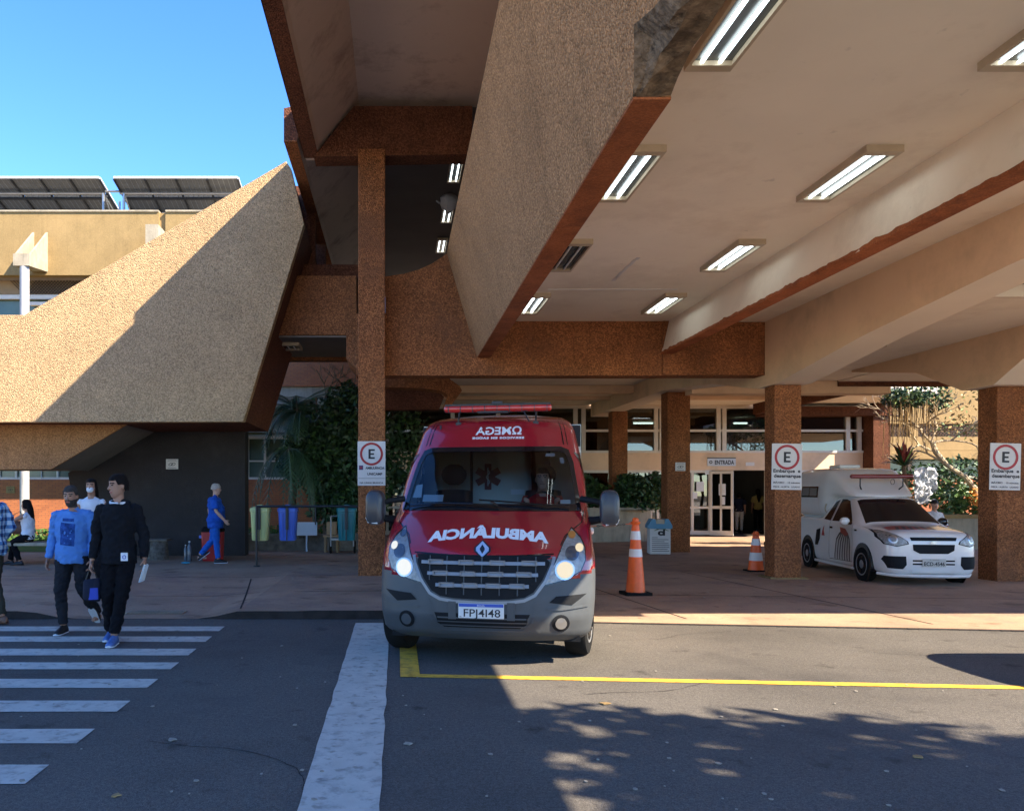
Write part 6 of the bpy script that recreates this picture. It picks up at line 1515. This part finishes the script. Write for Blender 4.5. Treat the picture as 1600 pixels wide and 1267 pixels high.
# parking signs
def psign(name,label,Xc,Y,Zc,w,h,lines,square=False,rule=True,tilt=0):
    t=thing(name,label,'parking sign',(Xc,Y,Zc)); M=Matrix.Translation((Xc,Y,Zc))@Matrix.Rotation(tilt,4,'Y')
    m=MB(); m.box(-w/2,w/2,-.012,.0,-h/2,h/2); m.xf(M); m.build('board','sign_white',t)
    rr=w*.415; cz=h/2-rr-.02; K=40; m=MB()
    vs=[]; 
    for i in range(K): 
        a=2*math.pi*i/K; vs+= [(rr*math.cos(a),-.015,cz+rr*math.sin(a)),(rr*.80*math.cos(a),-.015,cz+rr*.80*math.sin(a))]
    m.add(vs,[(2*i,2*i+1,(2*i+3)%(2*K),(2*i+2)%(2*K)) for i in range(K)]); m.xf(M); m.build('red_ring','ink_red',t)
    m=MB(); e=rr*.42; x0=-e*.62; th=e*.42
    m.box(x0,x0+th*1.05,-.017,-.013,cz-e,cz+e).box(x0,x0+e*1.3,-.0172,-.0132,cz+e-th*.85,cz+e).box(x0,x0+e*1.15,-.0172,-.0132,cz-th*.4,cz+th*.4).box(x0,x0+e*1.3,-.0172,-.0132,cz-e,cz-e+th*.85)
    m.xf(M); m.build('letter_e','ink',t)
    m=MB()
    for (s,dz,sz,wd,dx,b) in lines: txt(m,s,(dx,-.0145,-h/2+dz),sz,bold=b,wid=wd)
    if rule: m.box(-w*.47,w*.47,-.016,-.013,-h/2+.16*h,-h/2+.167*h)
    m.xf(M); m.build('lettering','ink',t)
    if square:
        m=MB(); m.box(-w*.45,-w*.30,-.016,-.013,-h/2+.355*h,-h/2+.455*h); m.xf(M); q=m.build('purple_square','ink_purple',t); m=MB()
        m.box(-w*.405,-w*.345,-.018,-.0165,-h/2+.385*h,-h/2+.425*h); m.xf(M); m.build('square_mark','ink_red',q)
    return t
Ys=14.645; p=P(580.5,724,Ys); w=43.5/F*Ys; h=69/F*Ys
psign('parking_sign','white sign with red-ringed E and AMBULÂNCIA UNICAMP on the left column',p.x,Ys,p.z,w,h,[('AMBULÂNCIA',h*.37,.062,w*.68,w*.12,.002),('UNICAMP',h*.235,.062,w*.54,w*.12,.002),('NA LINHA BRANCA',h*.045,.042,w*.84,0,.001)],square=True)
Ys=14.68; p=P(1229,729,Ys); w=47/F*Ys; h=72/F*Ys
L_=lambda w,h:[('Embarque  e',h*.375,.085,w*.9,0,.003),('desemarque',h*.265,.085,w*.9,.01,.003),('MÁXIMO    15 minutos',h*.135,.045,w*.88,0,.001),('PISCA - ALERTA   LIGADO',h*.045,.042,w*.88,0,.001)]
psign('parking_sign','white sign with red-ringed E reading Embarque e desemarque left of the white pickup',p.x,Ys,p.z,w,h,L_(w,h),rule=False,tilt=R(1))
Ys=14.28; p=P(1570,729,Ys); w=48/F*Ys; h=73/F*Ys
l2=L_(w,h); l2[1]=('desembarque',)+l2[1][1:]
psign('parking_sign','white sign with red-ringed E reading Embarque e desembarque on the far right column',p.x,Ys,p.z,w,h,l2,rule=False,tilt=R(1.5))
p=P(1063,729,21.09); plaque('emblem_sign','small white sign with ring emblem on the middle brown column','sign',p.x,21.08,p.z,.26,.22)
# hanging bins on the rail
rail=thing('bin_rail','black metal rail with posts carrying the row of coloured bins','rail',(-2.2,16.8,0)); Yr=16.75
zr=P(0,791,Yr).z; xr=P(401,0,Yr).x
m=MB(); m.tube([(xr,Yr,zr),(P(562,0,Yr).x+.0,Yr,zr)],.024,8); m.build('top_rail','black_metal',rail)
MB().tube([(xr,Yr,.03),(xr,Yr,zr+.02)],.024,8).build('post','black_metal',rail); MB().lathe([(.07,.04),(.07,.06),(.03,.07)],12,(xr,Yr,0)).build('post_base','black_metal',rail)
x4=P(493,0,Yr).x; MB().tube([(x4,Yr,zr),(x4,Yr,zr-.38)],.014,6).build('hanger','black_metal',rail)
def hbin(label,px,mt):
    p=P(px,0,Yr+.05); t=thing('hanging_bin',label,'litter bin',(p.x,Yr+.22,P(0,845,Yr).z),0,'coloured bins hung on the black rail'); h=P(0,795,Yr).z-P(0,845,Yr).z
    def rr(w,d,z): return [Vector((w*x,d*y,z)) for x,y in ((-1,-.7),(-.8,-1),(.8,-1),(1,-.7),(1,.7),(.8,1),(-.8,1),(-1,.7))]
    m=MB(); m.loft([rr(.150,.12,0),rr(.165,.13,.02),rr(.190,.15,h*.9),rr(.205,.165,h*.91),rr(.205,.165,h*.97)],cap=False); m.loft([rr(.150,.12,0),rr(.10,.08,-.005)]); m.build('bin_body',mt,t,world=False,smooth=True)
    m=MB(); m.loft([rr(.21,.17,h*.965),rr(.20,.16,h*1.02),rr(.12,.10,h*1.07)]); m.box(-.05,.05,-.12,.06,h*1.05,h*1.13); m.build('bin_lid',mt,t,world=False)
    m=MB(); m.box(-.03,.03,-.195,-.165,h*.35,h*1.08); m.box(-.012,.012,-.21,-.19,h*.02,h*.95); m.build('bracket','black_metal',t,world=False)
    m=MB(); 
    for x in (-.10,.10): m.box(x-.006,x+.006,-.172,-.150,h*.1,h*.85,0)
    m.build('bin_rib',mt,t,world=False)
hbin('pale yellow hanging bin at the left end of the black rail',405,'bin_yellow'); hbin('blue hanging bin in the middle of the black rail',448.5,'bin_blue'); hbin('teal hanging bin next to the signed left column',541,'bin_teal')
# information bin by the middle column
t=thing('cardboard_bin','white bin with blue lid and ci lettering beside the middle brown column','litter bin',(6.62,20.55,0),R(-9)); 
m=MB(); m.box(-.25,.25,-.24,.24,.02,.66); m.build('bin_body','sign_white',t,world=False,bevel=.012)
m=MB(); m.prism([(-.29,-.28,.66),(.29,-.28,.66),(.29,-.28,.74),(.20,-.28,.90),(.12,-.28,.90),(.10,-.28,.78),(-.10,-.28,.78),(-.12,-.28,.90),(-.20,-.28,.90),(-.29,-.28,.74)],(0,.56,0)); m.build('bin_lid','lid_blue',t,world=False,bevel=.008)
MB().box(-.10,.10,-.26,.26,.77,.89).build('flap','fixture_paint',t,world=False)
m=MB(); txt(m,'ci',(.03,-.243,.50),.20,bold=.012,wid=.18); 
m.box(-.10,.14,-.2435,-.2415,.645,.655)
for i,(wd) in enumerate((.14,.40,.30,.40,.42,.42,.38,.42)): m.box(-.20,-.20+wd,-.2435,-.2415,.43-.048*i,.443-.048*i)
m.build('lettering','ink',t,world=False)
m=MB(); m.prism([(-.14,-.243,.60),(.02,-.243,.66),(.20,-.243,.60),(.20,-.243,.615),(.02,-.243,.68),(-.14,-.243,.615)],(0,-.002,0)); m.build('roof_mark','leaf',t,world=False)
# red bin, stump, bottles by the black wall
p=G(326,878,.05); t=thing('red_bin','red bin with black top standing against the black wall behind the man in scrubs','litter bin',(p.x,18.15,.05))
def rr(w,d,z): return [Vector((w*x,d*y,z)) for x,y in ((-1,-.8),(-.85,-1),(.85,-1),(1,-.8),(1,.8),(.85,1),(-.85,1),(-1,.8))]
MB().loft([rr(.19,.16,0),rr(.205,.17,.03),rr(.225,.19,.64)]).build('bin_body','bin_red',t,world=False); MB().loft([rr(.235,.20,.64),rr(.235,.20,.70),rr(.18,.15,.76)]).build('bin_lid','rubber',t,world=False)
MB().box(-.30,-.21,-.05,.05,.50,.56).build('bin_handle','bin_blue',t,world=False)
p=G(248,874,.05); random.seed(4); m=MB(); rg=[]
for i in range(9):
    z=.46*i/8; rg.append([Vector(((.24-.06*i/8)*math.cos(a)*(1+.22*noise.noise((a*1.7,z*7,1))),(.2-.04*i/8)*math.sin(a)*(1+.2*noise.noise((a*1.3,z*7,5))),z)) for a in [2*math.pi*q/20 for q in range(20)]])
m.loft(rg); m.xf(Matrix.Translation((p.x,18.4,.03))); tag(m.build('stone_block','stone',smooth=True),'rough mottled stone block at the foot of the black wall','stone block')
m=MB(); m.box(p.x-.26,p.x+.24,18.2,18.6,.475,.52); tag(m.build('stone_slab','concrete_dark',bevel=.01),'flat slab laid on top of the rough stone block','slab')
for i,(px,hh,rd,lb) in enumerate(((297,.36,.035,'slim clear bottle on the pavement left of the wide one by the black wall'),(303,.44,.048,'taller wide bottle on the pavement left of the red bin'))):
    p=G(px,874,.05); m=MB(); m.lathe([(rd*.9,0),(rd,.02),(rd,hh*.72),(rd*.4,hh*.86),(rd*.38,hh*.95)],14,(p.x,18.0,.05)); b_=m.build('bottle','plastic_clear',smooth=True); tag(b_,lb,'bottle')
    MB().lathe([(rd*.45,hh*.95),(rd*.45,hh)],12,(p.x,18.0,.05)).build('bottle_cap','sign_white',b_)
p=G(290,880,.06); m=MB(); m.ball((p.x,p.y,.075),(.10,.06,.022),12); tag(m.build('blue_wrapper','cyan_plastic',smooth=True),'crumpled cyan wrapper on the pavement near the bottles','litter')

# crumpled white tarpaulin in the sun behind the pickup
p=P(1447,762,23.4); random.seed(8); m=MB(); N=14; vs=[]
for jz in range(N+1):
    for ix in range(N+1):
        u,v=ix/N,jz/N; x=p.x-.33+.64*u; z=p.z-.46+1.04*v; vs.append((x+.05*noise.noise((u*4,v*5,1)),23.4+.13*noise.noise((u*7,v*7,3))+.06*noise.noise((u*17,v*15,3)),z*(1)+.07*noise.noise((u*5,v*3,8))))
m.add(vs,[(j*(N+1)+i,j*(N+1)+i+1,(j+1)*(N+1)+i+1,(j+1)*(N+1)+i) for j in range(N) for i in range(N)]); o=m.build('white_tarpaulin','cloth_white'); s=o.modifiers.new('s','SOLIDIFY'); s.thickness=.01; tag(o,'crumpled white tarpaulin in the sun just right of the pickup box','tarpaulin')
m=MB()
for x in (p.x-.28,p.x+.26): m.tube([(x,23.46,.0),(x,23.46,p.z+.5)],.02,6)
m.tube([(p.x-.28,23.46,p.z+.48),(p.x+.26,23.46,p.z+.48)],.02,6)
tag(m.build('tarpaulin_rack','grey_metal'),'thin metal rack carrying the white tarpaulin behind the pickup','rack')
# ================================================================ CAMERA, LIGHT
cam = bpy.data.cameras.new('camera'); co = bpy.data.objects.new('camera', cam); col.objects.link(co)
co.location = (0,0,EYE); co.rotation_euler = (R(90),0,0); cam.sensor_fit='HORIZONTAL'; cam.sensor_width=36; cam.lens=F/1600*36
cam.shift_x=(800-CX)/1600; cam.shift_y=(CY-633.5)/1600; cam.clip_end=1000; cam.clip_start=.05
scene.camera=co
SD=Vector((-1.02,.60,-1)).normalized()
sun=bpy.data.lights.new('sun','SUN'); so=bpy.data.objects.new('sun',sun); col.objects.link(so); sun.energy=5; sun.angle=R(.5); sun.color=(1,.86,.67)
so.rotation_euler=SD.to_track_quat('-Z','Y').to_euler()
w=bpy.data.worlds.new('World'); scene.world=w; w.use_nodes=True; nt=w.node_tree; bg=nt.nodes['Background']
sk=nt.nodes.new('ShaderNodeTexSky'); sk.sky_type='NISHITA'; sk.sun_disc=False
sk.sun_elevation=math.asin(-SD.z); sk.sun_rotation=math.atan2(-SD.x,-SD.y); sk.air_density=1.0; sk.dust_density=0; sk.ozone_density=3.5; sk.altitude=1200
hs=nt.nodes.new('ShaderNodeHueSaturation'); hs.inputs['Saturation'].default_value=1.23; hs.inputs['Hue'].default_value=.509; hs.inputs['Value'].default_value=.88; nt.links.new(sk.outputs[0],hs.inputs['Color']); nt.links.new(hs.outputs[0],bg.inputs[0]); bg.inputs[1].default_value=.15
vs=scene.view_settings; vs.view_transform='Standard'; vs.look='None'; vs.exposure=1.95; vs.gamma=1
cy=scene.cycles; cy.max_bounces=8; cy.diffuse_bounces=5; cy.glossy_bounces=4; cy.transmission_bounces=6; cy.transparent_max_bounces=12
cy.caustics_reflective=False; cy.caustics_refractive=False; cy.use_denoising=True
cy.sample_clamp_indirect=6
